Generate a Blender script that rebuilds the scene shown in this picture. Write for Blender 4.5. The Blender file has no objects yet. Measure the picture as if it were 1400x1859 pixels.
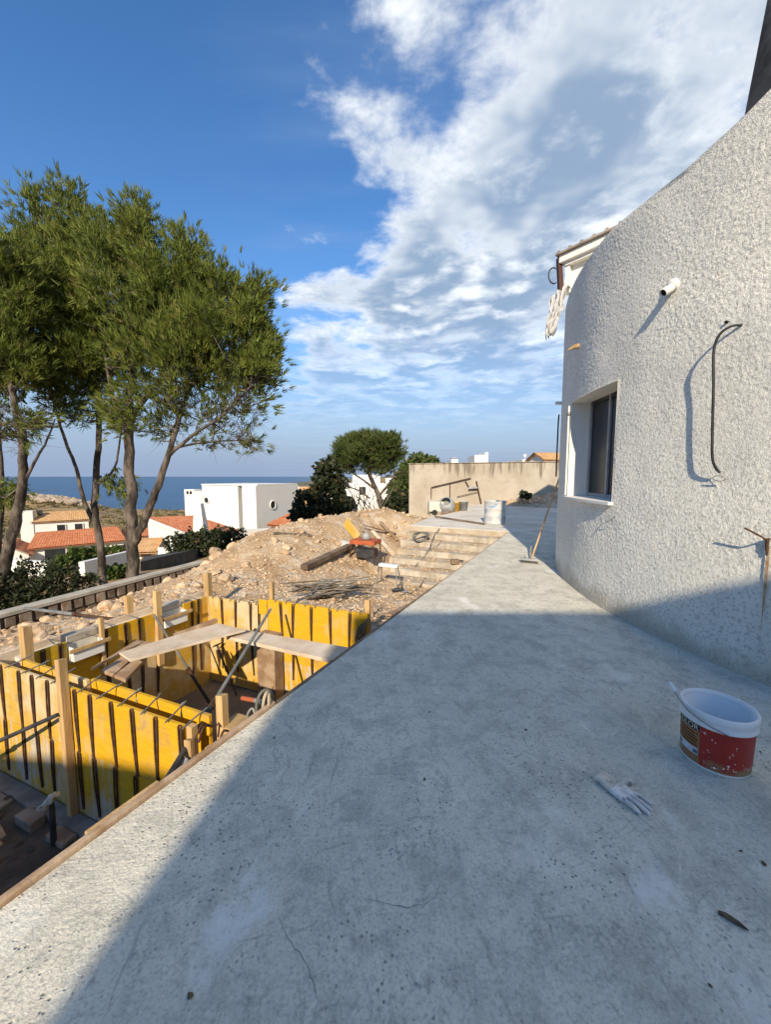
import bpy, bmesh, math, random
import numpy as np
from mathutils import Vector, Matrix, noise as mnoise
random.seed(7); rng = np.random.default_rng(11)
scene = bpy.context.scene
COL = scene.collection
R = math.radians

# ------------------------------------------------------------------ camera
CAM_H = 1.5
PITCH = math.atan(64.5 / 700)
cd = bpy.data.cameras.new('camera'); cam = bpy.data.objects.new('camera', cd); COL.objects.link(cam)
cd.sensor_fit = 'HORIZONTAL'; cd.sensor_width = 36; cd.lens = 18.0
cd.clip_start = 0.05; cd.clip_end = 60000
cam.location = (0, 0, CAM_H); cam.rotation_euler = (math.pi / 2 - PITCH, 0, 0)
scene.camera = cam

# ------------------------------------------------------------------ sun, sky, exposure
SUN_AZ = R(9)      # horizontal travel of the light, from +Y towards +X
SUN_EL = R(28)
sd = bpy.data.lights.new('sun', 'SUN'); sd.energy = 2.0; sd.angle = R(0.55); sd.color = (1.0, 0.86, 0.66)
sun = bpy.data.objects.new('sun', sd); COL.objects.link(sun)
ld = Vector((math.sin(SUN_AZ) * math.cos(SUN_EL), math.cos(SUN_AZ) * math.cos(SUN_EL), -math.sin(SUN_EL)))
sun.rotation_euler = ld.to_track_quat('-Z', 'Y').to_euler()
sun.location = (-10, -60, 40)

world = bpy.data.worlds.new('World'); scene.world = world; world.use_nodes = True
nt = world.node_tree; nt.nodes.clear()
class NG:
    """small helper that builds node graphs"""
    def __init__(s, tree): s.t = tree
    def n(s, typ, **kw):
        nd = s.t.nodes.new(typ)
        for k, v in kw.items(): setattr(nd, k, v)
        return nd
    def put(s, sock, v):
        if v is None: return
        if hasattr(v, 'is_output') or isinstance(v, bpy.types.NodeSocket): s.t.links.new(v, sock)
        else: sock.default_value = v
    def math(s, op, a, b=None, c=None, clamp=False):
        nd = s.n('ShaderNodeMath', operation=op); nd.use_clamp = clamp
        s.put(nd.inputs[0], a); s.put(nd.inputs[1], b); s.put(nd.inputs[2], c); return nd.outputs[0]
    def vmath(s, op, a, b=None):
        nd = s.n('ShaderNodeVectorMath', operation=op); s.put(nd.inputs[0], a); s.put(nd.inputs[1], b)
        return nd.outputs[0]
    def noise(s, vec, scale, detail=4, rough=.55, dist=0., out=0):
        nd = s.n('ShaderNodeTexNoise'); s.put(nd.inputs['Vector'], vec)
        nd.inputs['Scale'].default_value = scale; nd.inputs['Detail'].default_value = detail
        nd.inputs['Roughness'].default_value = rough; nd.inputs['Distortion'].default_value = dist
        return nd.outputs[out]
    def voronoi(s, vec, scale, feature='F1', out=0, rnd=1.0):
        nd = s.n('ShaderNodeTexVoronoi', feature=feature); s.put(nd.inputs['Vector'], vec)
        nd.inputs['Scale'].default_value = scale; nd.inputs['Randomness'].default_value = rnd
        return nd.outputs[out]
    def ramp(s, v, a, b, lo=0., hi=1., smooth=True):
        nd = s.n('ShaderNodeMapRange', interpolation_type='SMOOTHSTEP' if smooth else 'LINEAR')
        s.put(nd.inputs[0], v); nd.inputs[1].default_value = a; nd.inputs[2].default_value = b
        nd.inputs[3].default_value = lo; nd.inputs[4].default_value = hi; return nd.outputs[0]
    def mix(s, f, a, b, mode='MIX'):
        nd = s.n('ShaderNodeMix', data_type='RGBA', blend_type=mode)
        s.put(nd.inputs['Factor'], f)
        s.put(nd.inputs[6], a if not isinstance(a, tuple) else (*a[:3], 1)); s.put(nd.inputs[7], b if not isinstance(b, tuple) else (*b[:3], 1))
        return nd.outputs[2]
    def mapping(s, vec, scale=(1, 1, 1), rot=(0, 0, 0), loc=(0, 0, 0)):
        nd = s.n('ShaderNodeMapping'); s.put(nd.inputs[0], vec); nd.inputs['Scale'].default_value = scale
        nd.inputs['Rotation'].default_value = rot; nd.inputs['Location'].default_value = loc; return nd.outputs[0]
    def sep(s, vec):
        nd = s.n('ShaderNodeSeparateXYZ'); s.put(nd.inputs[0], vec); return nd.outputs
    def comb(s, x, y, z):
        nd = s.n('ShaderNodeCombineXYZ'); s.put(nd.inputs[0], x); s.put(nd.inputs[1], y); s.put(nd.inputs[2], z); return nd.outputs[0]

g = NG(nt)
sky = g.n('ShaderNodeTexSky', sky_type='NISHITA'); sky.sun_disc = False
sky.sun_elevation = SUN_EL; sky.sun_rotation = math.atan2(-ld.x, -ld.y)
sky.altitude = 0; sky.air_density = 1.0; sky.dust_density = 0.1; sky.ozone_density = 1.6
hs = g.n('ShaderNodeHueSaturation'); hs.inputs['Saturation'].default_value = 1.28; hs.inputs['Value'].default_value = .42
hs.inputs['Hue'].default_value = 0.505
g.put(hs.inputs['Color'], sky.outputs[0])
# a broken cloud sheet: the viewing direction meets a level layer overhead
tc = g.n('ShaderNodeTexCoord'); sx, sy, sz = g.sep(tc.outputs['Generated'])
zc = g.math('MAXIMUM', sz, 0.0)
inv = g.math('DIVIDE', 1.0, g.math('ADD', zc, 0.045))
px_ = g.math('MULTIPLY', sx, inv); py_ = g.math('MULTIPLY', sy, inv)
P = g.comb(px_, py_, 0.0)
warp = g.noise(P, 1.3, 3, .5, 0, 1)
Pw = g.vmath('ADD', P, g.vmath('MULTIPLY', g.vmath('SUBTRACT', warp, (.5, .5, .5)), (.22, .22, 0)))
big = g.noise(g.mapping(Pw, loc=(3.1, 1.7, 0)), 1.5, 2, .5)
soft = g.noise(g.mapping(Pw, loc=(7.3, 2.2, 0)), 3.0, 3, .5)
fine = g.noise(g.mapping(Pw, loc=(7.3, 2.2, 0)), 3.0, 10, .56)
edge = g.math('ADD', px_, g.math('MULTIPLY', g.math('SUBTRACT', py_, 0.86), 0.33))   # >0 on the cloudy side
cover = g.math('MULTIPLY', g.math('MINIMUM', g.math('MAXIMUM', edge, -1.2), 0.40), 1.0)
dens = g.math('ADD', g.math('ADD', g.math('MULTIPLY', g.math('SUBTRACT', big, .5), 0.8),
                            g.math('MULTIPLY', g.math('SUBTRACT', fine, .5), 1.55)), cover)
alpha = g.ramp(dens, -0.03, 0.28)
# thick parts are grey-blue underneath, thin edges and knobs facing the sun are white
fine2 = g.noise(g.mapping(Pw, loc=(7.25, 2.10, 0.03)), 3.0, 10, .56)
relief = g.math('SUBTRACT', fine, fine2)
patch = g.noise(g.mapping(Pw, loc=(1.3, 6.2, 0)), 2.1, 5, .55)
lit = g.ramp(g.math('ADD', g.math('MULTIPLY', relief, 2.2), g.math('MULTIPLY', g.math('SUBTRACT', patch, .5), 2.6)), -0.08, 0.70)
dsoft = g.math('ADD', g.math('ADD', g.math('MULTIPLY', g.math('SUBTRACT', big, .5), 0.8), g.math('MULTIPLY', g.math('SUBTRACT', soft, .5), 1.5)), cover)
thick = g.ramp(dsoft, 0.03, 0.50)
body = g.mix(thick, (2.2, 2.26, 2.28), (.66, .90, 1.24))
body = g.mix(g.math('MULTIPLY', lit, 0.85), body, (2.6, 2.65, 2.62))
wisp = g.ramp(g.noise(g.mapping(P, scale=(.35, 1.5, 1), loc=(1, 4, 0)), 1.6, 6, .6), .42, .8, 0, .38)
lowfade = g.ramp(sz, 0.07, 0.40)
hor = g.mix(g.ramp(sz, .42, .0), hs.outputs[0], (.66, .86, 1.24))
skyc = g.mix(g.math('MULTIPLY', wisp, g.ramp(edge, -.6, .3)), hor, (1.05, 1.3, 1.7))
cloud = g.mix(g.math('MULTIPLY', g.math('MULTIPLY', alpha, lowfade), 0.92), skyc, body)
bg = g.n('ShaderNodeBackground'); bg.inputs['Strength'].default_value = 0.15
g.put(bg.inputs['Color'], cloud)
wo = g.n('ShaderNodeOutputWorld'); nt.links.new(bg.outputs[0], wo.inputs[0])

vs = scene.view_settings
vs.view_transform = 'Standard'; vs.look = 'None'; vs.gamma = 1.0; vs.use_curve_mapping = False; vs.exposure = 1.72
scene.render.engine = 'CYCLES'

# ------------------------------------------------------------------ frames of reference
C_, S_ = math.cos(PITCH), math.sin(PITCH)
def ray(px, py):                       # photo pixel -> direction, used to survey the place
    dx = (px - 700) / 700; dy = (929.5 - py) / 700
    return dx, C_ + dy * S_, -S_ + dy * C_
def G(px, py, z=0.):                   # surveyed point on a level z
    x, y, k = ray(px, py); t = (z - CAM_H) / k; return Vector((x * t, y * t, z))
def A(px, py, Y):                      # surveyed point at a distance Y
    x, y, k = ray(px, py); t = Y / y; return Vector((x * t, Y, CAM_H + k * t))
def frame(o, ax):
    o = Vector((o[0], o[1], 0)); e = Vector((ax[0], ax[1], 0)).normalized(); l = Vector((-e.y, e.x, 0))
    return lambda a, b, z: o + e * a + l * b + Vector((0, 0, z))
ua = math.atan(0.512)
W = frame((-1.343, 1.21), (math.sin(ua), math.cos(ua)))    # along the deck edge, left of it, up
def toS(p):
    e = Vector((math.sin(ua), math.cos(ua))); d = Vector((p[0] + 1.343, p[1] - 1.21))
    return d.dot(e), d.dot(Vector((-e.y, e.x)))

# ------------------------------------------------------------------ mesh building
class MB:
    def __init__(s): s.v = []; s.f = []; s.sm = []
    def add(s, vs, fs, smooth=False):
        o = len(s.v); s.v += [tuple(p) for p in vs]
        s.f += [tuple(i + o for i in f) for f in fs]; s.sm += [smooth] * len(fs); return s
    def hexa(s, c):     # 8 corners: bottom ring then top ring
        return s.add(c, [(3, 2, 1, 0), (4, 5, 6, 7), (0, 1, 5, 4), (1, 2, 6, 5), (2, 3, 7, 6), (3, 0, 4, 7)])
    def fbox(s, F, a0, a1, b0, b1, z0, z1):
        return s.hexa([F(a0, b0, z0), F(a1, b0, z0), F(a1, b1, z0), F(a0, b1, z0), F(a0, b0, z1), F(a1, b0, z1), F(a1, b1, z1), F(a0, b1, z1)])
    def box(s, c, d): 
        x, y, z = c; a, b, h = d[0] / 2, d[1] / 2, d[2] / 2
        return s.fbox(lambda p, q, r: (p, q, r), x - a, x + a, y - b, y + b, z - h, z + h)
    def beam(s, p, q, w, h, up=(0, 0, 1)):
        p, q = Vector(p), Vector(q); d = (q - p).normalized(); x = d.cross(Vector(up))
        if x.length < 1e-4: x = d.cross(Vector((1, 0, 0)))
        x.normalize(); y = x.cross(d).normalized()
        cs = []
        for e in (p, q):
            cs.append([e - x * w / 2 - y * h / 2, e + x * w / 2 - y * h / 2, e + x * w / 2 + y * h / 2, e - x * w / 2 + y * h / 2])
        return s.hexa(cs[0] + cs[1])
    def tube(s, pts, r, n=8, cap=True):
        pts = [Vector(p) for p in pts]; m = len(pts); rs = r if isinstance(r, (list, tuple)) else [r] * m
        d0 = (pts[1] - pts[0]).normalized(); x = d0.orthogonal().normalized(); V = []; Fs = []
        for i, p in enumerate(pts):
            d = (pts[min(i + 1, m - 1)] - pts[max(i - 1, 0)]).normalized()
            x = (x - d * x.dot(d)); x = x.normalized() if x.length > 1e-6 else d.orthogonal().normalized()
            y = d.cross(x)
            for k in range(n):
                t = 2 * math.pi * k / n; V.append(p + (x * math.cos(t) + y * math.sin(t)) * rs[i])
        for i in range(m - 1):
            for k in range(n):
                a = i * n + k; b = i * n + (k + 1) % n; Fs.append((a, b, b + n, a + n))
        s.add(V, Fs, True)
        if cap:
            s.add([V[k] for k in range(n)][::-1], [tuple(range(n))]); s.add([V[(m - 1) * n + k] for k in range(n)], [tuple(range(n))])
        return s
    def lathe(s, prof, c=(0, 0, 0), n=32, a0=0., a1=2 * math.pi, ry=1.):
        full = abs(a1 - a0 - 2 * math.pi) < 1e-6; k = n if full else n + 1; V = []; Fs = []
        for r, z in prof:
            for i in range(k):
                t = a0 + (a1 - a0) * i / n; V.append((c[0] + r * math.cos(t), c[1] + ry * r * math.sin(t), c[2] + z))
        for j in range(len(prof) - 1):
            for i in range(n):
                a = j * k + i; b = j * k + (i + 1) % k; Fs.append((a, b, b + k, a + k))
        return s.add(V, Fs, True)
    def poly(s, pts, z0, z1):
        n = len(pts); V = [(p[0], p[1], z0) for p in pts] + [(p[0], p[1], z1) for p in pts]
        return s.add(V, [tuple(range(n))[::-1], tuple(range(n, 2 * n))] + [(i, (i + 1) % n, n + (i + 1) % n, n + i) for i in range(n)])
    def mesh(s, name, off=(0, 0, 0)):
        me = bpy.data.meshes.new(name); o = off
        me.from_pydata([(p[0] - o[0], p[1] - o[1], p[2] - o[2]) for p in s.v], [], s.f)
        me.polygons.foreach_set('use_smooth', s.sm); me.update(); return me
def np_mesh(name, V, F, smooth=False):
    V = np.asarray(V, dtype=np.float32); F = np.asarray(F, dtype=np.int32); k = F.shape[1]
    me = bpy.data.meshes.new(name); me.vertices.add(len(V)); me.vertices.foreach_set('co', V.ravel())
    me.loops.add(F.size); me.loops.foreach_set('vertex_index', F.ravel())
    me.polygons.add(len(F)); me.polygons.foreach_set('loop_start', np.arange(0, F.size, k, dtype=np.int32))
    me.polygons.foreach_set('loop_total', np.full(len(F), k, dtype=np.int32))
    me.polygons.foreach_set('use_smooth', np.full(len(F), smooth)); me.update(calc_edges=True); me.validate(); return me

def link(name, data, m=None, parent=None, loc=(0, 0, 0), rot=(0, 0, 0), scale=(1, 1, 1)):
    o = bpy.data.objects.new(name, data); COL.objects.link(o)
    if m is not None and not data.materials: data.materials.append(m)
    o.parent = parent; o.location = loc; o.rotation_euler = rot; o.scale = scale; return o
def tag(o, label=None, cat=None, group=None, kind=None):
    if label: o['label'] = label
    if cat: o['category'] = cat
    if group: o['group'] = group
    if kind: o['kind'] = kind
    return o
ROOT = {}
def thing(name, label, cat, loc, group=None):
    o = bpy.data.objects.new(name, None); COL.objects.link(o); o.location = loc; o.empty_display_size = .1
    ROOT[o.name] = Vector(loc); return tag(o, label, cat, group)
def rootof(o):
    while o.parent: o = o.parent
    return ROOT.get(o.name, Vector(o.location))
def part(name, mb, m, parent, bevel=0.):          # world-space geometry -> part of a thing
    o = link(name, mb.mesh(name, rootof(parent)), m, parent)
    if bevel: add_bevel(o, bevel)
    return o
def add_bevel(o, w, seg=2):
    b = o.modifiers.new('bevel', 'BEVEL'); b.width = w; b.segments = seg; b.limit_method = 'ANGLE'; b.angle_limit = R(40)
def solo(name, mb, m, label, cat, base, group=None, bevel=0.):   # a thing that is one mesh
    o = link(name, mb.mesh(name, base), m, None, base)
    ROOT[o.name] = Vector(base)
    if bevel: add_bevel(o, bevel)
    return tag(o, label, cat, group)
def struct(name, mb, m, parent=None):
    o = link(name, mb.mesh(name) if isinstance(mb, MB) else mb, m, parent)
    ROOT[o.name] = Vector((0, 0, 0))
    if not parent: o['kind'] = 'structure'
    return o
def smooth_path(pts, k=6):                          # Catmull-Rom through points
    pts = [Vector(p) for p in pts]; out = []
    for i in range(len(pts) - 1):
        p0, p1, p2, p3 = pts[max(i - 1, 0)], pts[i], pts[i + 1], pts[min(i + 2, len(pts) - 1)]
        for j in range(k):
            t = j / k
            out.append(.5 * ((2 * p1) + (p2 - p0) * t + (2 * p0 - 5 * p1 + 4 * p2 - p3) * t * t + (3 * p1 - p0 - 3 * p2 + p3) * t ** 3))
    return out + [pts[-1]]

# ------------------------------------------------------------------ materials
def new_mat(name):
    m = bpy.data.materials.new(name); m.use_nodes = True; t = m.node_tree
    b = t.nodes['Principled BSDF']; gg = NG(t); c = gg.n('ShaderNodeTexCoord'); return m, gg, b, c.outputs['Object']
def set_bump(gg, b, h, strength=.5, dist=.01):
    bp = gg.n('ShaderNodeBump'); bp.inputs['Strength'].default_value = strength; bp.inputs['Distance'].default_value = dist
    gg.put(bp.inputs['Height'], h); gg.t.links.new(bp.outputs[0], b.inputs['Normal'])
def mat(name, c1, c2=None, scale=4., rough=.8, detail=6, lo=.35, hi=.65, bump=0., bscale=None, bdist=.01, stretch=(1, 1, 1), rnd=0., metal=0., c3=None, s3=1., lo3=.5, hi3=.7, spec=.3):
    m, gg, b, co = new_mat(name)
    b.inputs['Roughness'].default_value = rough; b.inputs['Metallic'].default_value = metal
    b.inputs['Specular IOR Level'].default_value = spec
    v = gg.mapping(co, scale=stretch); col = None
    if rnd:
        oi = gg.n('ShaderNodeObjectInfo')
        v = gg.vmath('ADD', v, gg.vmath('MULTIPLY', gg.comb(oi.outputs['Random'], oi.outputs['Random'], oi.outputs['Random']), (37., 17., 53.)))
    if c2 is None: c2 = tuple(x * .8 for x in c1)
    n1 = gg.noise(v, scale, detail)
    col = gg.mix(gg.ramp(n1, lo, hi), c1, c2)
    if c3: col = gg.mix(gg.ramp(gg.noise(v, s3, 5, .6), lo3, hi3), col, c3)
    if rnd:
        k = gg.math('ADD', gg.math('MULTIPLY', oi.outputs['Random'], 2 * rnd), 1 - rnd)
        col = gg.mix(1., col, gg.comb(k, k, k), 'MULTIPLY')
    gg.put(b.inputs['Base Color'], col)
    if bump: set_bump(gg, b, gg.noise(v, bscale or scale * 4, 5), bump, bdist)
    return m
M = {}
M['soil'] = mat('soil', (.37, .245, .135), (.50, .37, .235), 1.1, .95, 10, .35, .65, .9, 14, .05, c3=(.57, .48, .36), s3=2.3, lo3=.48, hi3=.66)
M['shade_toned_soil'] = mat('shade_toned_soil', (.06, .045, .032), (.13, .10, .07), 3, .95, 10, bump=.8, bscale=18, bdist=.03)  # soil colour darkened to carry the shade outside the near formwork
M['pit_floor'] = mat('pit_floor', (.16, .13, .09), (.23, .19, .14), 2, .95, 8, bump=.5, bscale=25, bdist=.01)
M['rock'] = mat('rock', (.44, .29, .165), (.58, .44, .30), 3, .92, 8, bump=.7, bscale=16, bdist=.02, rnd=.25, c3=(.34, .22, .13), s3=5, lo3=.55, hi3=.75)
M['rubble'] = mat('rubble', (.42, .27, .145), (.56, .42, .28), 6, .95, 8, bump=.5, bscale=30, c3=(.52, .44, .35), s3=3.1, lo3=.56, hi3=.66)
M['pale_rubble'] = mat('pale_rubble', (.45, .35, .23), (.60, .50, .37), 7, .95, 8, bump=.5, bscale=30)
M['timber'] = mat('timber', (.52, .35, .16), (.40, .25, .11), 3, .75, 8, bump=.3, bscale=18, stretch=(6, 6, .8), rnd=.12)
M['old_timber'] = mat('old_timber', (.26, .16, .09), (.40, .29, .19), 2.4, .85, 8, bump=.4, bscale=12, stretch=(3, 3, 3), rnd=.15)
M['dark_timber'] = mat('dark_timber', (.12, .08, .05), (.24, .17, .11), 3, .85, 8, bump=.4, bscale=12, rnd=.1)
M['plywood'] = mat('plywood', (.52, .40, .27), (.64, .54, .42), 3.5, .8, 9, bump=.25, bscale=30, c3=(.42, .32, .22), s3=1.5)
M['rust'] = mat('rust', (.10, .045, .02), (.05, .027, .016), 14, .85, 6, bump=.3)
M['steel'] = mat('steel', (.30, .30, .28), (.20, .19, .17), 8, .5, 6, metal=.6)
M['black_steel'] = mat('black_steel', (.022, .023, .025), (.05, .05, .05), 8, .5, 5)
M['galv'] = mat('galv', (.30, .30, .27), (.20, .20, .185), 6, .5, 5, metal=.4)
M['black_rubber'] = mat('black_rubber', (.012, .012, .013), (.03, .03, .03), 8, .5, 4)
M['white_plastic'] = mat('white_plastic', (.72, .72, .70), (.58, .57, .53), 5, .45, 6, .5, .8, spec=.5)
M['pvc'] = mat('pvc', (.80, .77, .68), (.66, .62, .54), 12, .45, 5, .5, .8)
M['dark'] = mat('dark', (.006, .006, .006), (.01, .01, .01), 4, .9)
M['white_render'] = mat('white_render', (.68, .67, .62), (.56, .55, .51), .9, .9, 8, .5, .85, .15, 20, .01)
M['white_paint'] = mat('white_paint', (.72, .70, .64), (.60, .58, .52), 3, .8, 7, .5, .8)
M['grey_block'] = mat('grey_block', (.34, .29, .22), (.45, .40, .33), 6, .95, 8, bump=.6, bscale=40, bdist=.008, rnd=.14)
M['wall_block'] = mat('wall_block', (.17, .11, .07), (.27, .22, .17), 5, .95, 8, bump=.6, bscale=30, bdist=.01, rnd=.3)
M['mortar'] = mat('mortar', (.07, .055, .04), (.12, .09, .07), 8, .95, 6, bump=.5)
M['brown_paint'] = mat('brown_paint', (.07, .025, .012), (.05, .02, .01), 8, .6)
M['cloth'] = mat('cloth', (.50, .49, .47), (.36, .355, .34), 5, .9, 6, .45, .75)
M['asphalt'] = mat('asphalt', (.05, .05, .05), (.08, .075, .07), 3, .9, 8)
M['dead_wood'] = mat('dead_wood', (.10, .075, .05), (.20, .16, .12), 6, .9, 6)
M['orange_paint'] = mat('orange_paint', (.42, .10, .035), (.30, .08, .03), 9, .6, 6)
M['yellow_paint'] = mat('yellow_paint', (.62, .38, .05), (.50, .30, .05), 7, .6, 6)
M['blue_drum'] = mat('blue_drum', (.50, .50, .47), (.40, .42, .42), 3, .6, 8, c3=(.17, .25, .40), s3=3.4, lo3=.55, hi3=.66)
M['ash_metal'] = mat('ash_metal', (.22, .24, .25), (.34, .34, .33), 5, .6, 6)
M['glass'] = mat('glass', (.02, .023, .026), (.03, .034, .036), 1.2, .3, 3, spec=.3)
M['hose'] = mat('hose', (.10, .095, .075), (.16, .15, .12), 6, .6, 4)
M['tan_hose'] = mat('tan_hose', (.40, .33, .22), (.28, .23, .15), 6, .7, 4)
M['rag'] = mat('rag', (.55, .50, .40), (.40, .36, .28), 8, .9, 6)

def panel_mat(name, yellow, pale, wear, streak=0.):
    m, gg, b, co = new_mat(name); b.inputs['Roughness'].default_value = .55; b.inputs['Specular IOR Level'].default_value = .3
    oi = gg.n('ShaderNodeObjectInfo'); k = oi.outputs['Random']
    v = gg.vmath('ADD', co, gg.vmath('MULTIPLY', gg.comb(k, k, k), (31., 13., 47.)))
    grain = gg.noise(gg.mapping(v, scale=(3, 3, 30)), 2.2, 6, .6)
    col = gg.mix(gg.ramp(grain, .3, .7), yellow, tuple(x * .82 for x in yellow))
    w = gg.math('ADD', gg.noise(v, 2.2, 8, .62), gg.math('MULTIPLY', gg.math('SUBTRACT', gg.noise(gg.mapping(v, scale=(22, 22, 1.5)), 2.0, 4, .6), .5), streak))
    col = gg.mix(gg.ramp(w, wear, wear + .22), col, pale)
    col = gg.mix(gg.ramp(gg.voronoi(v, 16), .02, .10, .75, 0.), col, (.16, .10, .03))
    grime = gg.noise(gg.mapping(v, loc=(3, 5, 1)), 5.5, 8, .7)
    col = gg.mix(gg.ramp(grime, .52, .74, 0, .7), col, (.30, .22, .11))
    scratch = gg.noise(gg.mapping(gg.mapping(v, rot=(.4, .3, .6)), scale=(60, 60, 4)), 1.5, 3, .6)
    col = gg.mix(gg.ramp(scratch, .64, .72, 0, .5), col, (.62, .50, .30))
    gg.put(b.inputs['Base Color'], col); set_bump(gg, b, grain, .15, .004); return m
M['panel_yellow'] = panel_mat('panel_yellow', (.66, .36, .014), (.50, .36, .16), .52, .35)
M['panel_worn'] = panel_mat('panel_worn', (.60, .36, .05), (.58, .45, .27), .42, .3)
M['panel_cement'] = panel_mat('panel_cement', (.60, .34, .015), (.46, .42, .35), .43, 1.0)

# stucco: thrown render, dirtier towards the ground
def stucco_mat():
    m, gg, b, co = new_mat('rough_stucco'); b.inputs['Roughness'].default_value = .95; b.inputs['Specular IOR Level'].default_value = .1
    x, y, z = gg.sep(co)
    big = gg.noise(co, .9, 6, .6)
    col = gg.mix(gg.ramp(big, .35, .7), (.86, .83, .725), (.74, .715, .63))
    col = gg.mix(gg.ramp(gg.noise(co, 42, 4, .65), .48, .66, 0, .75), col, (.42, .41, .365))
    col = gg.mix(gg.ramp(gg.noise(gg.mapping(co, scale=(1, 1, .5)), 1.7, 6, .65), .52, .72, 0, .35), col, (.62, .60, .54))
    splash = gg.math('ADD', z, gg.math('MULTIPLY', gg.math('SUBTRACT', gg.noise(co, 2.6, 7, .65), .5), .55))
    col = gg.mix(gg.ramp(splash, .30, .02, 0, .62), col, (.33, .28, .20))
    drip = gg.noise(gg.mapping(co, scale=(6, 6, .35)), 1.2, 5, .6)
    col = gg.mix(gg.math('MULTIPLY', gg.ramp(drip, .60, .78, 0, .35), gg.ramp(z, 1.5, 1.0)), col, (.42, .40, .36))
    gg.put(b.inputs['Base Color'], col)
    h = gg.math('ADD', gg.noise(co, 75, 5, .65), gg.math('MULTIPLY', gg.noise(co, 150, 3, .6), .4))
    set_bump(gg, b, h, .8, .012); return m
M['stucco'] = stucco_mat()
def deck_mat():
    m, gg, b, co = new_mat('deck_concrete'); b.inputs['Roughness'].default_value = .9; b.inputs['Specular IOR Level'].default_value = .2
    warp = gg.vmath('ADD', co, gg.vmath('MULTIPLY', gg.noise(co, 1.1, 3, .5, 0, 1), (.5, .5, 0)))
    st = gg.mapping(gg.mapping(warp, rot=(0, 0, .5)), scale=(10, 1.1, 1)); st2 = gg.mapping(gg.mapping(warp, rot=(0, 0, -.25)), scale=(14, 1.3, 1)); st3 = gg.mapping(gg.mapping(warp, rot=(0, 0, 1.2)), scale=(26, 2.2, 1))
    n1 = gg.noise(co, .8, 7, .6); n2 = gg.noise(co, 4.2, 9, .68); n3 = gg.noise(co, 85, 5, .72); n4 = gg.noise(st, 3, 7, .65); n5 = gg.noise(st2, 2.4, 7, .65); n6 = gg.noise(co, 22, 7, .7); n7 = gg.noise(st3, 1.6, 5, .6)
    col = gg.mix(gg.ramp(n1, .35, .68), (.62, .585, .475), (.73, .69, .57))
    col = gg.mix(gg.ramp(n2, .44, .66, 0, .75), col, (.42, .40, .335))
    col = gg.mix(gg.ramp(n4, .54, .74, 0, .60), col, (.80, .76, .64))
    col = gg.mix(gg.ramp(n5, .54, .70, 0, .60), col, (.34, .325, .275))
    col = gg.mix(gg.ramp(n7, .60, .70, 0, .45), col, (.28, .27, .235))
    col = gg.mix(gg.ramp(n6, .50, .68, 0, .50), col, (.29, .28, .24))
    col = gg.mix(gg.ramp(n3, .50, .68, 0, .55), col, (.22, .215, .185))
    col = gg.mix(gg.ramp(n3, .48, .32, 0, .45), col, (.82, .79, .68))
    pm = gg.ramp(gg.noise(co, 1.7, 4), .40, .60)
    pore = gg.math('MULTIPLY', gg.ramp(gg.voronoi(co, 38), .24, .08), pm)
    col = gg.mix(gg.math('MULTIPLY', pore, .75), col, (.10, .10, .09))
    sm = gg.ramp(gg.noise(gg.mapping(warp, loc=(2.2, 9.1, 0), scale=(1.6, 1, 1)), 1.35, 6, .62), .57, .72, 0, .8)
    col = gg.mix(sm, col, (.82, .80, .72))
    blot = gg.ramp(gg.noise(gg.mapping(co, loc=(5.2, 1.1, 0)), 5.5, 8, .72), .58, .73, 0, .62)
    col = gg.mix(blot, col, (.18, .175, .155))
    gg.put(b.inputs['Base Color'], col)
    h = gg.math('SUBTRACT', gg.math('ADD', n3, gg.math('MULTIPLY', n6, 1.1)), gg.math('MULTIPLY', pore, 1.5))
    set_bump(gg, b, gg.math('ADD', h, gg.math('ADD', gg.math('MULTIPLY', n4, 1.0), gg.math('MULTIPLY', n7, .8))), .6, .010); return m
M['deck'] = deck_mat()
M['far_concrete'] = mat('far_concrete', (.56, .515, .43), (.66, .61, .53), 1.0, .9, 9, bump=.3, bscale=30, c3=(.46, .41, .34), s3=.6)
M['step_concrete'] = mat('step_concrete', (.36, .30, .22), (.48, .42, .33), 1.8, .95, 9, bump=.5, bscale=24, c3=(.34, .23, .13), s3=1.4, lo3=.48, hi3=.66)
def aged_wall_mat():
    m, gg, b, co = new_mat('aged_concrete_wall'); b.inputs['Roughness'].default_value = .95
    x, y, z = gg.sep(co)
    col = gg.mix(gg.ramp(gg.noise(co, .7, 8, .6), .35, .7), (.36, .31, .235), (.45, .40, .32))
    col = gg.mix(gg.ramp(gg.noise(co, 4, 7, .65), .52, .72, 0, .5), col, (.28, .22, .145))
    drip = gg.math('ADD', gg.noise(gg.mapping(co, scale=(3, 3, .25)), 1.4, 6, .65), gg.math('MULTIPLY', gg.ramp(z, 1.2, 2.3), .18))
    col = gg.mix(gg.ramp(drip, .62, .76, 0, .8), col, (.14, .11, .08))
    gg.put(b.inputs['Base Color'], col); set_bump(gg, b, gg.noise(co, 22, 6, .6), .5, .02); return m
M['aged_wall'] = aged_wall_mat()
def tile_mat(name, a, b2):
    return mat(name, a, b2, 2.2, .85, 8, .35, .65, c3=tuple(x * .6 for x in a), s3=6, lo3=.55, hi3=.75)
M['tiles'] = tile_mat('roof_tiles', (.40, .13, .055), (.50, .20, .09))
M['tiles_pale'] = tile_mat('roof_tiles_pale', (.46, .25, .10), (.54, .34, .17))
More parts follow.
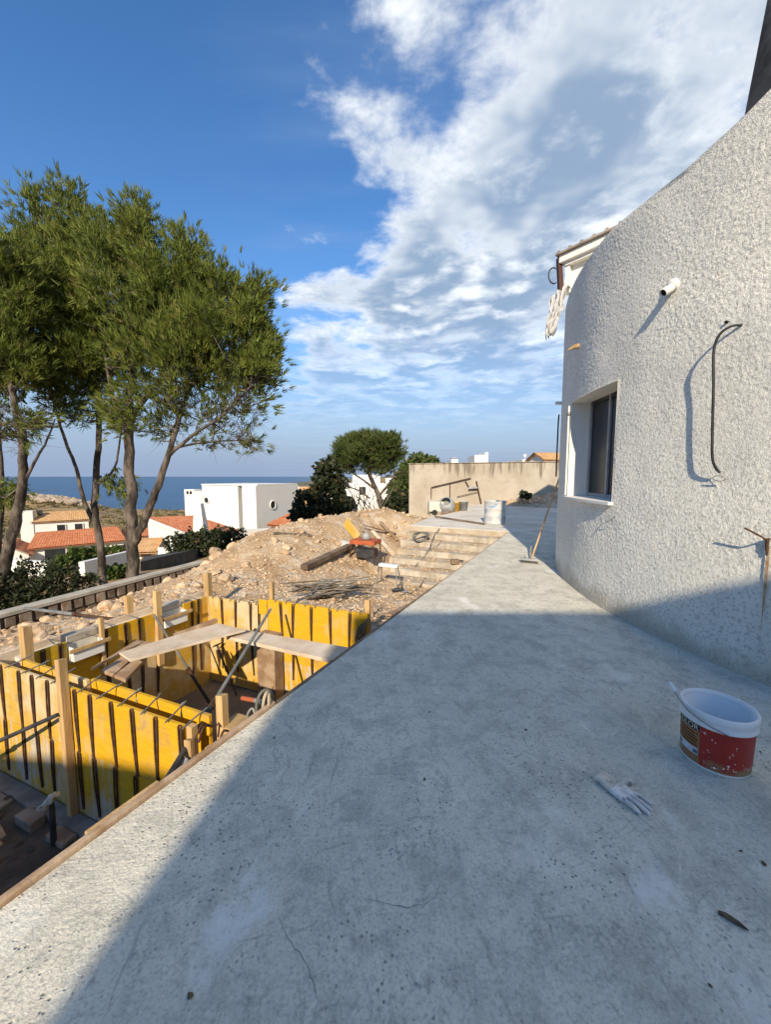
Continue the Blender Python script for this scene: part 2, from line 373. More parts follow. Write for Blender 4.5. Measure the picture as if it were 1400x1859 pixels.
def leaf_mat(name, a, b2, tr=.25, scale=2.5):
    m, gg, b, co = new_mat(name); b.inputs['Roughness'].default_value = .6; b.inputs['Specular IOR Level'].default_value = .25
    col = gg.mix(gg.ramp(gg.noise(co, scale, 6, .7), .35, .65), a, b2)
    isl = gg.n('ShaderNodeNewGeometry').outputs['Random Per Island']
    col = gg.mix(gg.ramp(isl, .0, 1., 0, .45, False), col, tuple(x * .45 for x in a))
    col = gg.mix(gg.ramp(isl, .955, .96, 0, .8), col, (.20, .13, .055))
    gg.put(b.inputs['Base Color'], col)
    t = gg.n('ShaderNodeBsdfTranslucent'); gg.put(t.inputs['Color'], col)
    ms = gg.n('ShaderNodeMixShader'); ms.inputs[0].default_value = tr
    gg.t.links.new(b.outputs[0], ms.inputs[1]); gg.t.links.new(t.outputs[0], ms.inputs[2])
    gg.t.links.new(ms.outputs[0], gg.t.nodes['Material Output'].inputs[0]); return m
M['needles'] = leaf_mat('pine_needles', (.088, .122, .018), (.24, .27, .046), .32, 2.2)
M['needles_far'] = leaf_mat('pine_needles_far', (.06, .09, .02), (.12, .15, .04), .25, 1.2)
M['leaf_dark'] = leaf_mat('dark_leaves', (.022, .030, .012), (.05, .062, .026), .15, 3)
M['leaf_green'] = leaf_mat('green_leaves', (.06, .10, .02), (.12, .16, .035), .25, 3)
M['bark'] = mat('bark', (.035, .027, .021), (.145, .118, .093), 3.6, .95, 9, .38, .62, .9, 9, .04, stretch=(1.5, 1.5, .6))
M['twig'] = mat('twig', (.10, .08, .062), (.17, .145, .12), 3, .9, 4)
M['dry_grass'] = mat('dry_grass', (.36, .24, .11), (.27, .175, .08), .05, .95, 12, .38, .62, .6, 1.2, .4, c3=(.085, .085, .03), s3=.16, lo3=.56, hi3=.70)
M['coast_rock'] = mat('coast_rock', (.42, .34, .25), (.26, .20, .14), .25, .95, 10, bump=.8, bscale=.8, bdist=1.)

# ================================================================== THE SETTING
def tps(pts):                                    # thin-plate spline through surveyed heights
    X = np.array([[p[0], p[1]] for p in pts], float); z = np.array([p[2] for p in pts], float); n = len(X)
    def U(r2): return np.where(r2 > 1e-12, r2 * np.log(r2 + 1e-12) * .5, 0)
    d2 = ((X[:, None] - X[None]) ** 2).sum(-1); K = U(d2) + np.eye(n) * 1e-3
    Pm = np.c_[np.ones(n), X]; L = np.zeros((n + 3, n + 3)); L[:n, :n] = K; L[:n, n:] = Pm; L[n:, :n] = Pm.T
    w = np.linalg.solve(L, np.r_[z, 0, 0, 0])
    def f(x, y):
        x = np.asarray(x, float); y = np.asarray(y, float); out = w[n] + w[n + 1] * x + w[n + 2] * y
        for i in range(n): out = out + w[i] * U((x - X[i, 0]) ** 2 + (y - X[i, 1]) ** 2)
        return out
    return f
def vnoise(x, y, seed=0, octaves=4, f=1.0, gain=.5):     # smooth value noise, numpy
    r = np.random.default_rng(seed); T = r.random((256, 256)); out = 0; amp = 1; tot = 0
    for o in range(octaves):
        u = x * f + o * 17.3; v = y * f + o * 9.7; i = np.floor(u).astype(int); j = np.floor(v).astype(int); a = u - i; b = v - j
        a = a * a * (3 - 2 * a); b = b * b * (3 - 2 * b)
        q = lambda p, s: T[p % 256, s % 256]
        out = out + amp * (q(i, j) * (1 - a) * (1 - b) + q(i + 1, j) * a * (1 - b) + q(i, j + 1) * (1 - a) * b + q(i + 1, j + 1) * a * b)
        tot += amp; amp *= gain; f *= 2.03
    return out / tot - .5
def grid_faces(nu, nv):
    i = np.arange(nu - 1)[:, None] * nv + np.arange(nv - 1)[None]; return np.stack([i, i + nv, i + nv + 1, i + 1], -1).reshape(-1, 4)

# ---- building plot: heights surveyed on the spot, in deck coordinates (along, left)
cp = []
def h(s, w, z): cp.append((s, w, z))
for s, w, z in [(-2, .3, -1.2), (-2, 3, -1.2), (-2, 6, -1.1), (0, .2, -1.22), (0, 2, -1.22), (0, 4, -1.1), (0, 6.2, -1.02), (2, 6.5, -1.0), (4, 6.6, -.98), (.7, 1.5, -1.22), (.7, 3.2, -1.2),
                (1.2, 3.4, -.62), (2, 3.2, -.48), (2.8, 3.2, -.45), (3.3, 3.2, -.35), (1, 4.6, -.85), (2, 4.2, -.62), (3.2, 4.1, -.42), (4.4, 3.9, -.30), (2, 5.6, -.86), (3.6, 5.3, -.72), (5, 4.9, -.28),
                (3.6, 2.2, -.36), (3.6, 1.2, -.42), (3.6, .3, -.45), (4.4, 2.2, -.42), (4.4, .8, -.55), (5.4, .3, -.72), (5.4, 1.8, -.62), (6.6, .5, -.88), (6.6, 2.0, -.85), (7.6, .1, -.92), (7.5, 2.2, -.88), (9, 3.3, -.55), (10.4, 3.7, -.25),
                (5.2, 3.0, -.38), (6.4, 3.0, -.52), (7.4, 3.2, -.5), (8.5, 4.0, -.02),
                (5.6, 4.6, .02), (6.6, 4.4, .10), (6.4, 5.6, .0), (7.6, 5.2, .26), (8.9, 5.0, .30), (10.0, 4.9, .33), (11.2, 4.6, .38), (12.2, 4.3, .22), (13.4, 4.0, -.1), (15, 3.9, -.3), (18, 4.2, -.5), (21, 4.5, -.7),
                (7.5, 6.6, -.9), (9, 6.8, -1.0), (11, 6.6, -.9), (13, 6.4, -.9), (16, 6.5, -1.0), (20, 7.5, -1.2), (5.6, 6.6, -.92), (5.8, 7.6, -1.5), (4.0, 7.4, -1.5), (2, 7.4, -1.5), (12.0, 7.6, -1.6), (24, 5, -.9), (24, 9, -1.6)]: h(s, w, z)
plotf = tps(cp)
def pool(s, w):                                  # inside of the pool shell
    return (s > 1.15 - (w - .2) * .083) & (s < 3.30 - (w - .45) * .094 + .05) & (w > .02) & (w < 2.83)
def plot_h(s, w, rough=True):
    z = plotf(s, w)
    heap = np.clip((z + 1.3) / .9, 0, 1)
    if rough: z = z + vnoise(s, w, 3, 5, 1.1, .6) * .16 * heap + vnoise(s, w, 8, 3, 5.5, .6) * .07 * heap + vnoise(s, w, 5, 3, 3, .5) * .05
    z = np.where((s < 1.16 - (w - .2) * .083 + .0) & (w < 3.5), -1.23 + vnoise(s, w, 12, 4, 2.5) * .07, z)
    z = np.where(pool(s, w), -1.38 + vnoise(s, w, 21, 4, 2.) * .03, z)
    return z
su = np.concatenate([np.arange(-2, 8, .065), np.arange(8, 24.2, .12)]); sw = np.arange(-.30, 9.0, .065)
SS, WW_ = np.meshgrid(su, sw, indexing='ij'); ZZ = plot_h(SS, WW_)
ZZ = np.where((WW_ < 3.15) & (SS > 10.3), np.minimum(ZZ, -.12), ZZ)                   # under the landing
onst = (WW_ < 2.95) & (SS > 7.3) & (SS < 10.5)
ZZ = np.where(onst, np.minimum(ZZ, -1.0 + np.clip((SS - 7.5) / 2.9, 0, 1) * .7), ZZ)
e = (math.sin(ua), math.cos(ua))
GX = -1.343 + SS * e[0] - WW_ * e[1]; GY = 1.21 + SS * e[1] + WW_ * e[0]
site = struct('ground', np_mesh('ground', np.stack([GX, GY, ZZ], -1).reshape(-1, 3), grid_faces(len(su), len(sw)), True), M['soil'])
def ground_at(s, w): return float(plot_h(np.array([s]), np.array([w]))[0])

def sheet(name, s0, s1, w0, w1, m, lift):
    a = np.arange(s0, s1 + .03, .06); b = np.arange(w0, w1 + .03, .06); S2, W2 = np.meshgrid(a, b, indexing='ij'); Z2 = plot_h(S2, W2)
    Z2 = np.where(pool(S2, W2) if name == 'pit_floor' else (S2 < 1.16 - (W2 - .2) * .083), Z2 + lift, Z2 - .3)
    return struct(name, np_mesh(name, np.stack([-1.343 + S2 * e[0] - W2 * e[1], 1.21 + S2 * e[1] + W2 * e[0], Z2], -1).reshape(-1, 3), grid_faces(len(a), len(b)), True), m)
sheet('trench_shade_sheet', -1.95, 1.1, .04, 3.44, M['shade_toned_soil'], .012)  # dark sheet over the ground, shade put into its colour
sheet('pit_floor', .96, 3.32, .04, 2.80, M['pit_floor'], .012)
# ---- the hillside down to the sea, surveyed by direction and distance
SEA = -25.
far = []
def fh(px, Y, z=None, py=None):
    p = A(px, py if py else 900, Y); far.append((p.x / p.y * 2.2, math.log(Y), z if z is not None else p.z))
for px in (-900, -300, 0, 300, 600): fh(px, 5.5, -1.75); 
for px, Y, py in [(0, 12, 1075), (150, 12, 1060), (250, 14, 1040), (100, 20, 1045), (200, 22, 1035), (300, 22, 1020), (420, 20, 1005), (250, 30, 1012), (380, 32, 990), (100, 36, 1032), (200, 38, 1025), (100, 48, 1015), (30, 44, 1030),
                  (150, 70, 975), (60, 80, 960), (250, 80, 975), (350, 80, 960), (60, 120, 935), (150, 130, 932), (250, 160, 940), (330, 160, 938), (60, 190, 905), (110, 200, 905), (170, 210, 918), (0, 200, 905), (-150, 200, 905),
                  (230, 250, 926), (300, 260, 926), (340, 260, 927), (450, 60, 975), (520, 60, 955), (560, 60, 935), (640, 50, 945), (700, 45, 945), (560, 110, 905), (640, 110, 915), (760, 60, 935), (545, 140, 890), (600, 140, 893)]: fh(px, Y, py=py)
for px, Y, z in [(60, 270, -14), (120, 290, -22), (0, 290, -18), (-200, 290, -18), (200, 330, -29), (300, 330, -29), (340, 340, -29), (100, 380, -32), (-100, 400, -32), (-500, 300, -20), (-500, 420, -34), (430, 200, -20), (430, 300, -31), (500, 260, -20), (500, 400, -34), (-900, 60, -9), (-900, 200, -16), (-300, 60, -8), (-300, 30, -5),
                 (560, 300, -12), (650, 300, -6), (800, 300, -4), (1000, 300, -3), (1000, 60, -2), (1000, 30, -1.5), (1400, 30, -1.5), (1400, 100, -2), (1400, 300, -3), (900, 25, -1.6), (1200, 14, -1.6), (700, 9, -1.8), (800, 480, -25), (600, 520, -34), (1000, 520, -20), (1400, 520, -15), (300, 520, -40), (0, 520, -40), (-500, 520, -40), (-900, 520, -40), (-900, 15, -3)]: fh(px, Y, z)
farf = tps(far)
def terrain_h(x, y):
    x = np.asarray(x, float); y = np.asarray(y, float)
    return farf(x / y * 2.2, np.log(y))
q = np.linspace(-2.6, 1.9, 230); ly = np.linspace(math.log(5.6), math.log(520), 250)
QQ, LL = np.meshgrid(q, ly, indexing='ij'); TY = np.exp(LL); TX = QQ * TY
TZ = farf(QQ * 2.2, LL)
TZ = TZ + (vnoise(TX, TY, 31, 5, .02, .6) * np.clip((TY - 60) / 100, 0, 1) * 5 + vnoise(TX, TY, 33, 4, .11, .6) * np.clip((TY - 20) / 120, 0, 1) * 2.2)
ts = (TX + 1.343) * e[0] + (TY - 1.21) * e[1]; tw = -(TX + 1.343) * e[1] + (TY - 1.21) * e[0]
under = (ts > -3) & (ts < 23.9) & (tw < 8.6)
TZ = np.where(under, np.minimum(TZ, -2.1), TZ)
hill = struct('hillside', np_mesh('hillside', np.stack([TX, TY, TZ], -1).reshape(-1, 3), grid_faces(len(q), len(ly)), True), M['dry_grass'])
# the ground behind and beside the viewer
mb = MB(); mb.add([(-40, -40, -1.9), (40, -40, -1.9), (40, 6.2, -1.9), (-40, 6.2, -1.9)], [(0, 1, 2, 3)])
struct('terrain', mb, M['soil'])
# ---- sea
def sea_mat():
    m, gg, b, co = new_mat('sea_water'); b.inputs['Roughness'].default_value = .32; b.inputs['IOR'].default_value = 1.33
    gg.put(b.inputs['Base Color'], gg.mix(gg.ramp(gg.noise(gg.mapping(co, scale=(.3, 1, 1)), .006, 5), .4, .7), (.012, .045, .10), (.016, .06, .13)))
    h1 = gg.math('ADD', gg.noise(gg.mapping(co, scale=(.5, 1, 1)), .12, 6, .6), gg.noise(co, .9, 3, .6)); set_bump(gg, b, h1, .35, .8); return m
mb = MB(); mb.add([(-50000, 100, SEA), (50000, 100, SEA), (50000, 50000, SEA), (-50000, 50000, SEA)], [(0, 1, 2, 3)])
struct('sea', mb, sea_mat())
# low far headland on the horizon
V = []; n = 60
for i in range(n + 1):
    t = i / n; x = -260 + 560 * t; hgt = SEA + 8 + 30 * math.sin(math.pi * min(1, t * 1.05)) ** .7 * (t ** .7) + 3 * mnoise.noise((t * 9, 1, 0))
    V += [(x, 900, SEA - 2), (x, 960, hgt), (x, 1200, hgt * .9), (x, 1250, SEA - 2)]
F = [(i * 4 + k, i * 4 + 4 + k, i * 4 + 5 + k, i * 4 + 1 + k) for i in range(n) for k in range(3)]
mb = MB(); mb.add(V, F, True); struct('headland', mb, mat('headland_scrub', (.10, .10, .07), (.17, .15, .10), .02, .95, 8))

# ---- the concrete deck and landing (one pour, level)
HC = Vector((7.98, 4.35)); HR = 5.5               # round house wall
DECK_T = .22
d_pts = [W(-6, 0, 0), W(10.38, 0, 0), W(10.38, -9, 0), W(-6, -9, 0)]
d_pts = d_pts[::-1]
mb = MB(); mb.poly(d_pts[::-1], -DECK_T, 0)
deck = struct('deck', mb, M['deck'])
mb = MB(); mb.poly([W(10.384, 2.95, 0), W(12.5, 3.2, 0), W(20.9, 3.3, 0), W(20.9, -9, 0), W(10.384, -9, 0)][::-1], -.20, -.001)
landing = struct('landing', mb, M['far_concrete'])
mb = MB(); mb.fbox(W, 10.372, 10.383, .05, 2.94, -.2, -.012); part('edge_strip', mb, M['step_concrete'], landing)
# form boards left along the edge of the pour
mb = MB(); mb.fbox(W, -3.5, 1.36, .004, .034, -.30, .022); board = part('edge_board', mb, M['old_timber'], deck, .004); board['label'] = 'weathered brown timber form board along the deck edge'
mb = MB(); mb.fbox(W, 1.364, 4.6, .004, .03, -.30, .004); part('edge_board', mb, M['dark_timber'], deck, .004)
mb = MB(); mb.fbox(W, 4.604, 10.3, .004, .028, -.28, -.006); part('edge_board', mb, M['old_timber'], deck, .004)
M['crack'] = mat('crack', (.12, .117, .11), (.24, .235, .22), 20, .95)
def crack(pts, w):
    P_ = []
    for i in range(len(pts) - 1):
        a, b = G(*pts[i]), G(*pts[i + 1]); k = max(2, int((b - a).length / .018))
        for j in range(k): P_.append(a.lerp(b, j / k) + Vector((random.uniform(-.004, .004), random.uniform(-.004, .004), 0)))
    P_.append(G(*pts[-1])); V = []; Fs = []
    for i, p in enumerate(P_):
        d = (P_[min(i + 1, len(P_) - 1)] - P_[max(i - 1, 0)]).normalized(); nrm = Vector((-d.y, d.x, 0)); ww = w * random.uniform(.25, 1) * min(1, .15 + 3 * min(i, len(P_) - 1 - i) / len(P_))
        V += [p + nrm * ww / 2 + Vector((0, 0, .0012)), p - nrm * ww / 2 + Vector((0, 0, .0012))]
        if i: Fs.append((2 * i - 2, 2 * i - 1, 2 * i + 1, 2 * i))
    mb = MB(); mb.add(V, Fs); part('crack', mb, M['crack'], deck)
crack([(498, 1650), (515, 1680), (530, 1712), (556, 1748), (570, 1782), (577, 1815), (565, 1858)], .0028)
crack([(655, 1630), (695, 1638), (738, 1649), (768, 1642), (792, 1630), (800, 1605), (806, 1570)], .0028)
crack([(650, 1755), (628, 1785), (612, 1820), (600, 1858)], .002)
crack([(560, 1440), (598, 1432), (622, 1415)], .002)

# ---- block stairs going down from the landing beside the deck
st = thing('block_stairs', 'broad flight of grey concrete block steps beside the deck', 'stairs', W(7.6, 1.5, -.93))
RISE, TREAD = .155, .47
bm_blk = MB(); bm_blk.box((0, 0, 0), (.397, .192, RISE - .006)); blk = bm_blk.mesh('block'); blk.materials.append(M['grey_block'])
ang = math.atan2(math.cos(ua), math.sin(ua))
for i in range(6):
    s0 = 10.376 - TREAD * (i + 1); z1 = -RISE * (i + 1) + RISE * .0
    mb = MB(); mb.fbox(W, s0 + .03, s0 + TREAD - .003, .04, 2.9 - .05 * i, z1 - RISE * 1.3, z1 + .002)
    stp = part('step', mb, M['step_concrete'], st)
    wl = 2.9 - .05 * i - .12 * (i % 3)
    off = .2 if i % 2 else 0
    k = 0; w0 = .06 - off
    while w0 + .4 < wl + .1:
        c = W(s0 + .095, w0 + .2, z1 - RISE / 2 + .004 + random.uniform(-.004, .004))
        o = link('block', blk, None, stp, c - rootof(st), (random.uniform(-.01, .01), random.uniform(-.01, .01), ang - math.pi / 2 + random.uniform(-.02, .02))); w0 += .4; k += 1
# top riser of the landing
# ---- old boundary wall behind the landing
bw = thing('boundary_wall', 'stained tan concrete wall behind the landing', 'wall', W(20.75, 3, -.2))
mb = MB(); mb.fbox(W, 20.66, 20.95, -1.0, 7.5, -2.2, 2.22); part('wall_face', mb, M['aged_wall'], bw, .02)
mb = MB(); mb.fbox(W, 20.62, 20.97, -6.0, -1.01, -.4, 2.29); part('pier', mb, mat('pale_pier', (.58, .52, .43), (.66, .60, .52), 1.4, .95, 8, bump=.3), bw, .02)
mb = MB(); mb.fbox(W, 20.6, 21.0, -1.0, 7.52, 2.224, 2.262); part('coping', mb, M['aged_wall'], bw, .01)

# ---- low retaining wall of blocks along the garden side
p0 = G(-90, 1137, -.72); p1 = G(372, 1018, -.72); FB = frame(p0, (p1 - p0)); LB = (p1 - p0).xy.length
rw = thing('block_retaining_wall', 'low retaining wall of rough dark blocks with pale coping below the pines', 'wall', FB(LB / 2, 0, -1.5))
mb = MB(); mb.fbox(FB, -4, LB, -.02, .16, -2.1, -.785); part('wall_core', mb, M['mortar'], rw)
mb = MB()
mb.fbox(FB, -4, LB + .02, -.075, .18, -.783, -.715); part('coping', mb, mat('pale_coping', (.46, .42, .35), (.34, .31, .25), 3, .9, 7, bump=.3), rw, .008)
mb = MB(); mb.box((0, 0, 0), (.165, .06, .175)); wb = mb.mesh('block'); wb.materials.append(M['wall_block'])
ea = math.atan2((p1 - p0).y, (p1 - p0).x)
for r_ in range(4):
    a = -2 + (.03 if r_ % 2 else 0)
    while a < LB - .1:
        link('block', wb, None, rw, FB(a, -.042 + random.uniform(-.012, .008), -.885 - .195 * r_) - rootof(rw), (random.uniform(-.03, .03), random.uniform(-.03, .03), ea + random.uniform(-.03, .03)), (random.uniform(.72, 1), random.uniform(.6, 1.2), random.uniform(.85, 1.02)))
        a += .205

# ================================================================== THE ROUND WHITE HOUSE
hs_ = thing('round_white_house', 'white rough stucco house with curved wall beside the deck', 'house', (2.6, 4.35, 0))
HTOP = 4.22
def hp(phi, r, z): return Vector((HC.x - r * math.cos(phi), HC.y + r * math.sin(phi), z))
def phiY(Y): return math.asin((Y - HC.y) / HR)
WZ0, WZ1 = 1.215, 2.52
W_A, W_B = phiY(4.22), phiY(5.52)
def htop(ph): return np.interp(HC.y + HR * np.sin(ph), [0, 2.75, 3.1, 3.5, 3.95, 4.5, 12], [4.24, 4.22, 4.12, 4.08, 4.12, 4.19, 4.19])
def stucco_field(L, Z, seed):
    a = vnoise(L, Z, seed, 2, 60, .55); b = vnoise(L, Z, seed + 5, 1, 75, .5); c = vnoise(L, Z, seed + 9, 3, 1.2, .5)
    thin = np.clip(.75 + 1.6 * vnoise(L, Z, seed + 21, 3, .9, .6), .25, 1.2); t = np.clip((a + .10) * 3.2, 0, 1); t = t * t * (3 - 2 * t) * thin
    return t * .0037 + b * .0022 + c * .03
def wall_patch(phis, zs, seed=40):
    PH, Z = np.meshgrid(phis, zs, indexing='ij'); L = PH * HR + 20
    smooth = np.clip((PH - phiY(5.35)) / .09, 0, 1)          # far part of the wall is trowelled smooth
    D = stucco_field(L, Z + 10, seed) * (1 - smooth) + smooth * (.008 + vnoise(L, Z, 77, 3, 3) * .006)
    Z = Z + (htop(PH) - HTOP) * np.clip((Z - 2.8) / (HTOP - 2.8), 0, 1)
    edgef = np.clip((htop(PH) - Z) / .03, 0, 1)
    wd = np.minimum(np.maximum(np.maximum(W_A - PH, PH - W_B) * HR, np.maximum(WZ0 - Z, Z - WZ1)), 1) ; ed = np.clip(wd / .03, 0, 1)
    Rr = HR + D * edgef * ed
    V = np.stack([HC.x - Rr * np.cos(PH), HC.y + Rr * np.sin(PH), Z], -1).reshape(-1, 3) - np.array(rootof(hs_))
    return V, grid_faces(len(phis), len(zs))
def patch_set(blocks):
    Vs = []; Fs = []; o = 0
    for ph, zs in blocks:
        V, F = wall_patch(ph, zs); Vs.append(V); Fs.append(F[:, ::-1] + o); o += len(V)
    return np.concatenate(Vs), np.concatenate(Fs)
st_ = .008
def ar(a, b, d): return np.linspace(a, b, max(2, int(round(abs(b - a) / d)) + 1))
pf = ar(R(-21), W_A, st_ / HR); pw = ar(W_A, W_B, st_ / HR); pe = ar(W_B, R(28), .02 / HR); pn = ar(R(-46), R(-21), .03 / HR); pg = ar(R(28), R(80), .08 / HR)
zz0, zz1, zz2 = ar(-.02, WZ0, st_), ar(WZ0, WZ1, st_), ar(WZ1, HTOP, st_)
zall = np.concatenate([zz0, zz1[1:], zz2[1:]])
V, F = patch_set([(pf, zall), (pw, zz0), (pw, zz2), (pe, ar(-.02, HTOP, .03)), (pn, ar(-.02, HTOP, .03)), (pg, ar(-.02, HTOP, .15))])
wallo = link('curved_wall', np_mesh('curved_wall', V, F, True), M['stucco'], hs_)
# parapet top, roof and inner skin
phs = ar(R(-46), R(80), .1 / HR); Vv = []; Ff = []
for p in phs: Vv += [hp(p, HR + .001, float(htop(p))), hp(p, HR - .28, float(htop(p))), hp(p, HR - .28, HTOP - .35)]
for i in range(len(phs) - 1):
    for k in range(2): a = i * 3 + k; Ff.append((a, a + 1, a + 4, a + 3))
mb = MB(); mb.add(Vv, Ff); part('parapet_top', mb, M['white_paint'], hs_)
mb = MB(); mb.add([hp(p, HR - .27, HTOP - .34) for p in phs] + [(HC.x + 1, HC.y + 5, HTOP - .34), (HC.x + 1, HC.y - 4.5, HTOP - .34)], [tuple(range(len(phs) + 2))]); part('flat_roof', mb, M['far_concrete'], hs_)
# window: reveals, sill, frame, panes
DEP = .30
mb = MB()
def rv(p, r, z): return hp(p, r, z)
for (q1, z1_, q2, z2_) in [(W_A, WZ0, W_A, WZ1), (W_A, WZ1, W_B, WZ1), (W_B, WZ1, W_B, WZ0)]:
    k = 8; V_ = []; 
    for i in range(k + 1):
        t = i / k; p = q1 + (q2 - q1) * t; z = z1_ + (z2_ - z1_) * t; V_ += [rv(p, HR + .002, z), rv(p, HR - DEP, z)]
    mb.add(V_, [(2 * i, 2 * i + 1, 2 * i + 3, 2 * i + 2) for i in range(k)])
win = part('window', mb, M['white_paint'], hs_); win['label'] = 'deep plastered window opening with dark glazing'
mb = MB(); k = 10; V_ = []
for i in range(k + 1):
    p = W_A - .004 + (W_B - W_A + .012) * i / k
    V_ += [hp(p, HR + .055, WZ0 - .028), hp(p, HR + .055, WZ0 + .004), hp(p, HR - DEP, WZ0 + .02), hp(p, HR - DEP, WZ0 - .028)]
mb.add(V_, [(4 * i + a, 4 * i + (a + 1) % 4, 4 * i + 4 + (a + 1) % 4, 4 * i + 4 + a) for i in range(k) for a in range(4)] + [(0, 1, 2, 3), (4 * k + 3, 4 * k + 2, 4 * k + 1, 4 * k)])
part('sill', mb, M['white_paint'], win)
fa, fb = hp(W_A, HR - DEP + .06, 0), hp(W_B, HR - DEP + .06, 0); FW = frame(fa, fb - fa); LW = (fb - fa).length
M['frame_grey'] = mat('frame_grey', (.34, .34, .33), (.26, .26, .25), 6, .5, 5)
for a0, a1 in ((0, .05), (LW * .52, LW * .52 + .045), (LW - .05, LW)):
    mb = MB(); mb.fbox(FW, a0, a1, -.05, .0, WZ0 + .021, WZ1); part('frame', mb, M['frame_grey'], win, .003)
for z0_, z1_ in ((WZ1 - .05, WZ1 - .002), (WZ0 + .021, WZ0 + .06)):
    mb = MB(); mb.fbox(FW, .051, LW - .051, -.047, -.004, z0_, z1_); part('frame', mb, M['black_steel'] if z0_ > 2 else M['frame_grey'], win)
for a0, a1 in ((.05, LW * .52), (LW * .52 + .045, LW - .05)):
    mb = MB(); mb.fbox(FW, a0 + .001, a1 - .001, -.03, -.024, WZ0 + .061, WZ1 - .051); part('pane', mb, M['glass'], win)
# dark room behind the window
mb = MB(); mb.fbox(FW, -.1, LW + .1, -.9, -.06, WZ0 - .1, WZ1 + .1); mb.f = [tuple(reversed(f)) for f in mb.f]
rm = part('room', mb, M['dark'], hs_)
# sheet behind, upper storey with eaves
e2 = Vector((.614, -.789, 0)); FU = frame((3.40, 7.98), e2)          # a along the face towards the near side, b away behind it
mb = MB(); mb.fbox(FU, .17, 3.4, .20, 4.2, HTOP - .5, 5.66); us = part('upper_wall', mb, M['white_paint'], hs_)
mb = MB(); mb.fbox(FU, .0, 3.6, 0, 4.4, 5.66, 5.80); part('fascia', mb, M['white_paint'], hs_, .01)
mb = MB(); mb.fbox(FU, .09, 3.6, .07, .198, 5.60, 5.658); part('soffit_strip', mb, M['white_paint'], hs_)
tl = MB(); tl.tube([FU(-.04, 0, 5.835), FU(-.04, .4, 5.86)], .03, 8)
mb = MB(); mb.fbox(FU, -.05, 3.6, -.06, 4.4, 5.803, 5.835); M['old_tile'] = mat('old_tile', (.34, .29, .24), (.24, .20, .17), 4, .9, 6); rfm = part('roof', mb, M['old_tile'], hs_)
for i in range(16):
    mb = MB(); c0 = FU(.02 + i * .22, -.065, 5.835); c1 = FU(.02 + i * .22, .9, 5.86); mb.tube([c0, c1], [.034, .03], 8); part('tile', mb, M['old_tile'], rfm)
mb = MB(); mb.beam(FU(-.035, .07, 5.79), FU(.02, .10, 5.02), .085, .10, (0, 1, 0)); part('downpipe', mb, M['brown_paint'], hs_, .006)
mb = MB(); mb.fbox(FU, .085, .165, .1, .4, 5.10, 5.60); part('pier', mb, M['white_paint'], hs_)
mb = MB(); c = FU(-.06, .03, 5.46); mb.tube([c + Vector((math.cos(t) * .10 - .05, 0.02 * math.sin(t), math.sin(t) * .16)) for t in np.linspace(R(60), R(300), 14)], .013, 6); part('cable_loop', mb, M['black_rubber'], hs_)
# stained tapered chimney on the flat roof, its shaded face painted dark
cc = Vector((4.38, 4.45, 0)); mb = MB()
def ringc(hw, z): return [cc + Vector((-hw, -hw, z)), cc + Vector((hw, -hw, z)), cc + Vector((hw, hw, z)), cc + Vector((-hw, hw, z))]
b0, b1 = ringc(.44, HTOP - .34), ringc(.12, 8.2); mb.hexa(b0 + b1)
ch = part('chimney', mb, mat('stained_shaded_concrete', (.022, .022, .022), (.06, .06, .058), 1.6, .9, 8, .4, .65, .4, 12, c3=(.10, .10, .10), s3=.9), hs_, .012)
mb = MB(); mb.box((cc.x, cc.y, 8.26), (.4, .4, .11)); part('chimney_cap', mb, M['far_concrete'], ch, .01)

# ---- things on the house wall
def on_wall(px, py):
    x, y, k = ray(px, py); a_ = x * x + y * y; b_ = -2 * (x * HC.x + y * HC.y); c_ = HC.x ** 2 + HC.y ** 2 - (HR + .008) ** 2
    t = (-b_ - math.sqrt(max(0, b_ * b_ - 4 * a_ * c_))) / (2 * a_); return Vector((x * t, y * t, CAM_H + k * t))
def nrm_at(p): return Vector((p.x - HC.x, p.y - HC.y, 0)).normalized()
p = on_wall(1222, 521); n_ = nrm_at(p); tip = p + n_ * .155 + Vector((0, 0, -.10))
d_ = (tip - p).normalized(); x_ = d_.orthogonal().normalized(); y_ = d_.cross(x_)
pp = thing('drain_pipe', 'short cream plastic pipe stub sticking out of the curved wall', 'pipe', p)
mb = MB(); rings = []
prof = [(-.06, .036), (.115, .036), (.115, .031), (.02, .031)]
base_ = p
V_ = []
for dd, rr in prof:
    for k in range(20): t = 2 * math.pi * k / 20; V_.append(base_ + d_ * dd + (x_ * math.cos(t) + y_ * math.sin(t)) * rr)
mb.add(V_, [(j * 20 + k, j * 20 + (k + 1) % 20, (j + 1) * 20 + (k + 1) % 20, (j + 1) * 20 + k) for j in range(3) for k in range(20)], True)
part('pipe', mb, M['pvc'], pp)
mb = MB(); mb.add([base_ + d_ * .095 + (x_ * math.cos(2 * math.pi * k / 20) + y_ * math.sin(2 * math.pi * k / 20)) * .031 for k in range(20)], [tuple(range(20))]); part('bore_dark_disc', mb, M['dark'], pp)  # black disc paints the darkness inside the pipe
mb = MB(); V_ = []
for dd, rr in ((-.02, .062), (.004, .058), (.016, .044), (.018, .0365)):
    for k in range(18): t = 2 * math.pi * k / 18; V_.append(base_ + d_ * dd + (x_ * math.cos(t) + y_ * math.sin(t)) * rr * (1 + .18 * mnoise.noise((math.cos(t) * 2, math.sin(t) * 2, dd * 20)) * (rr > .04)))
mb.add(V_, [(j * 18 + k, j * 18 + (k + 1) % 18, (j + 1) * 18 + (k + 1) % 18, (j + 1) * 18 + k) for j in range(3) for k in range(18)], True); part('plaster_collar', mb, M['white_paint'], pp)
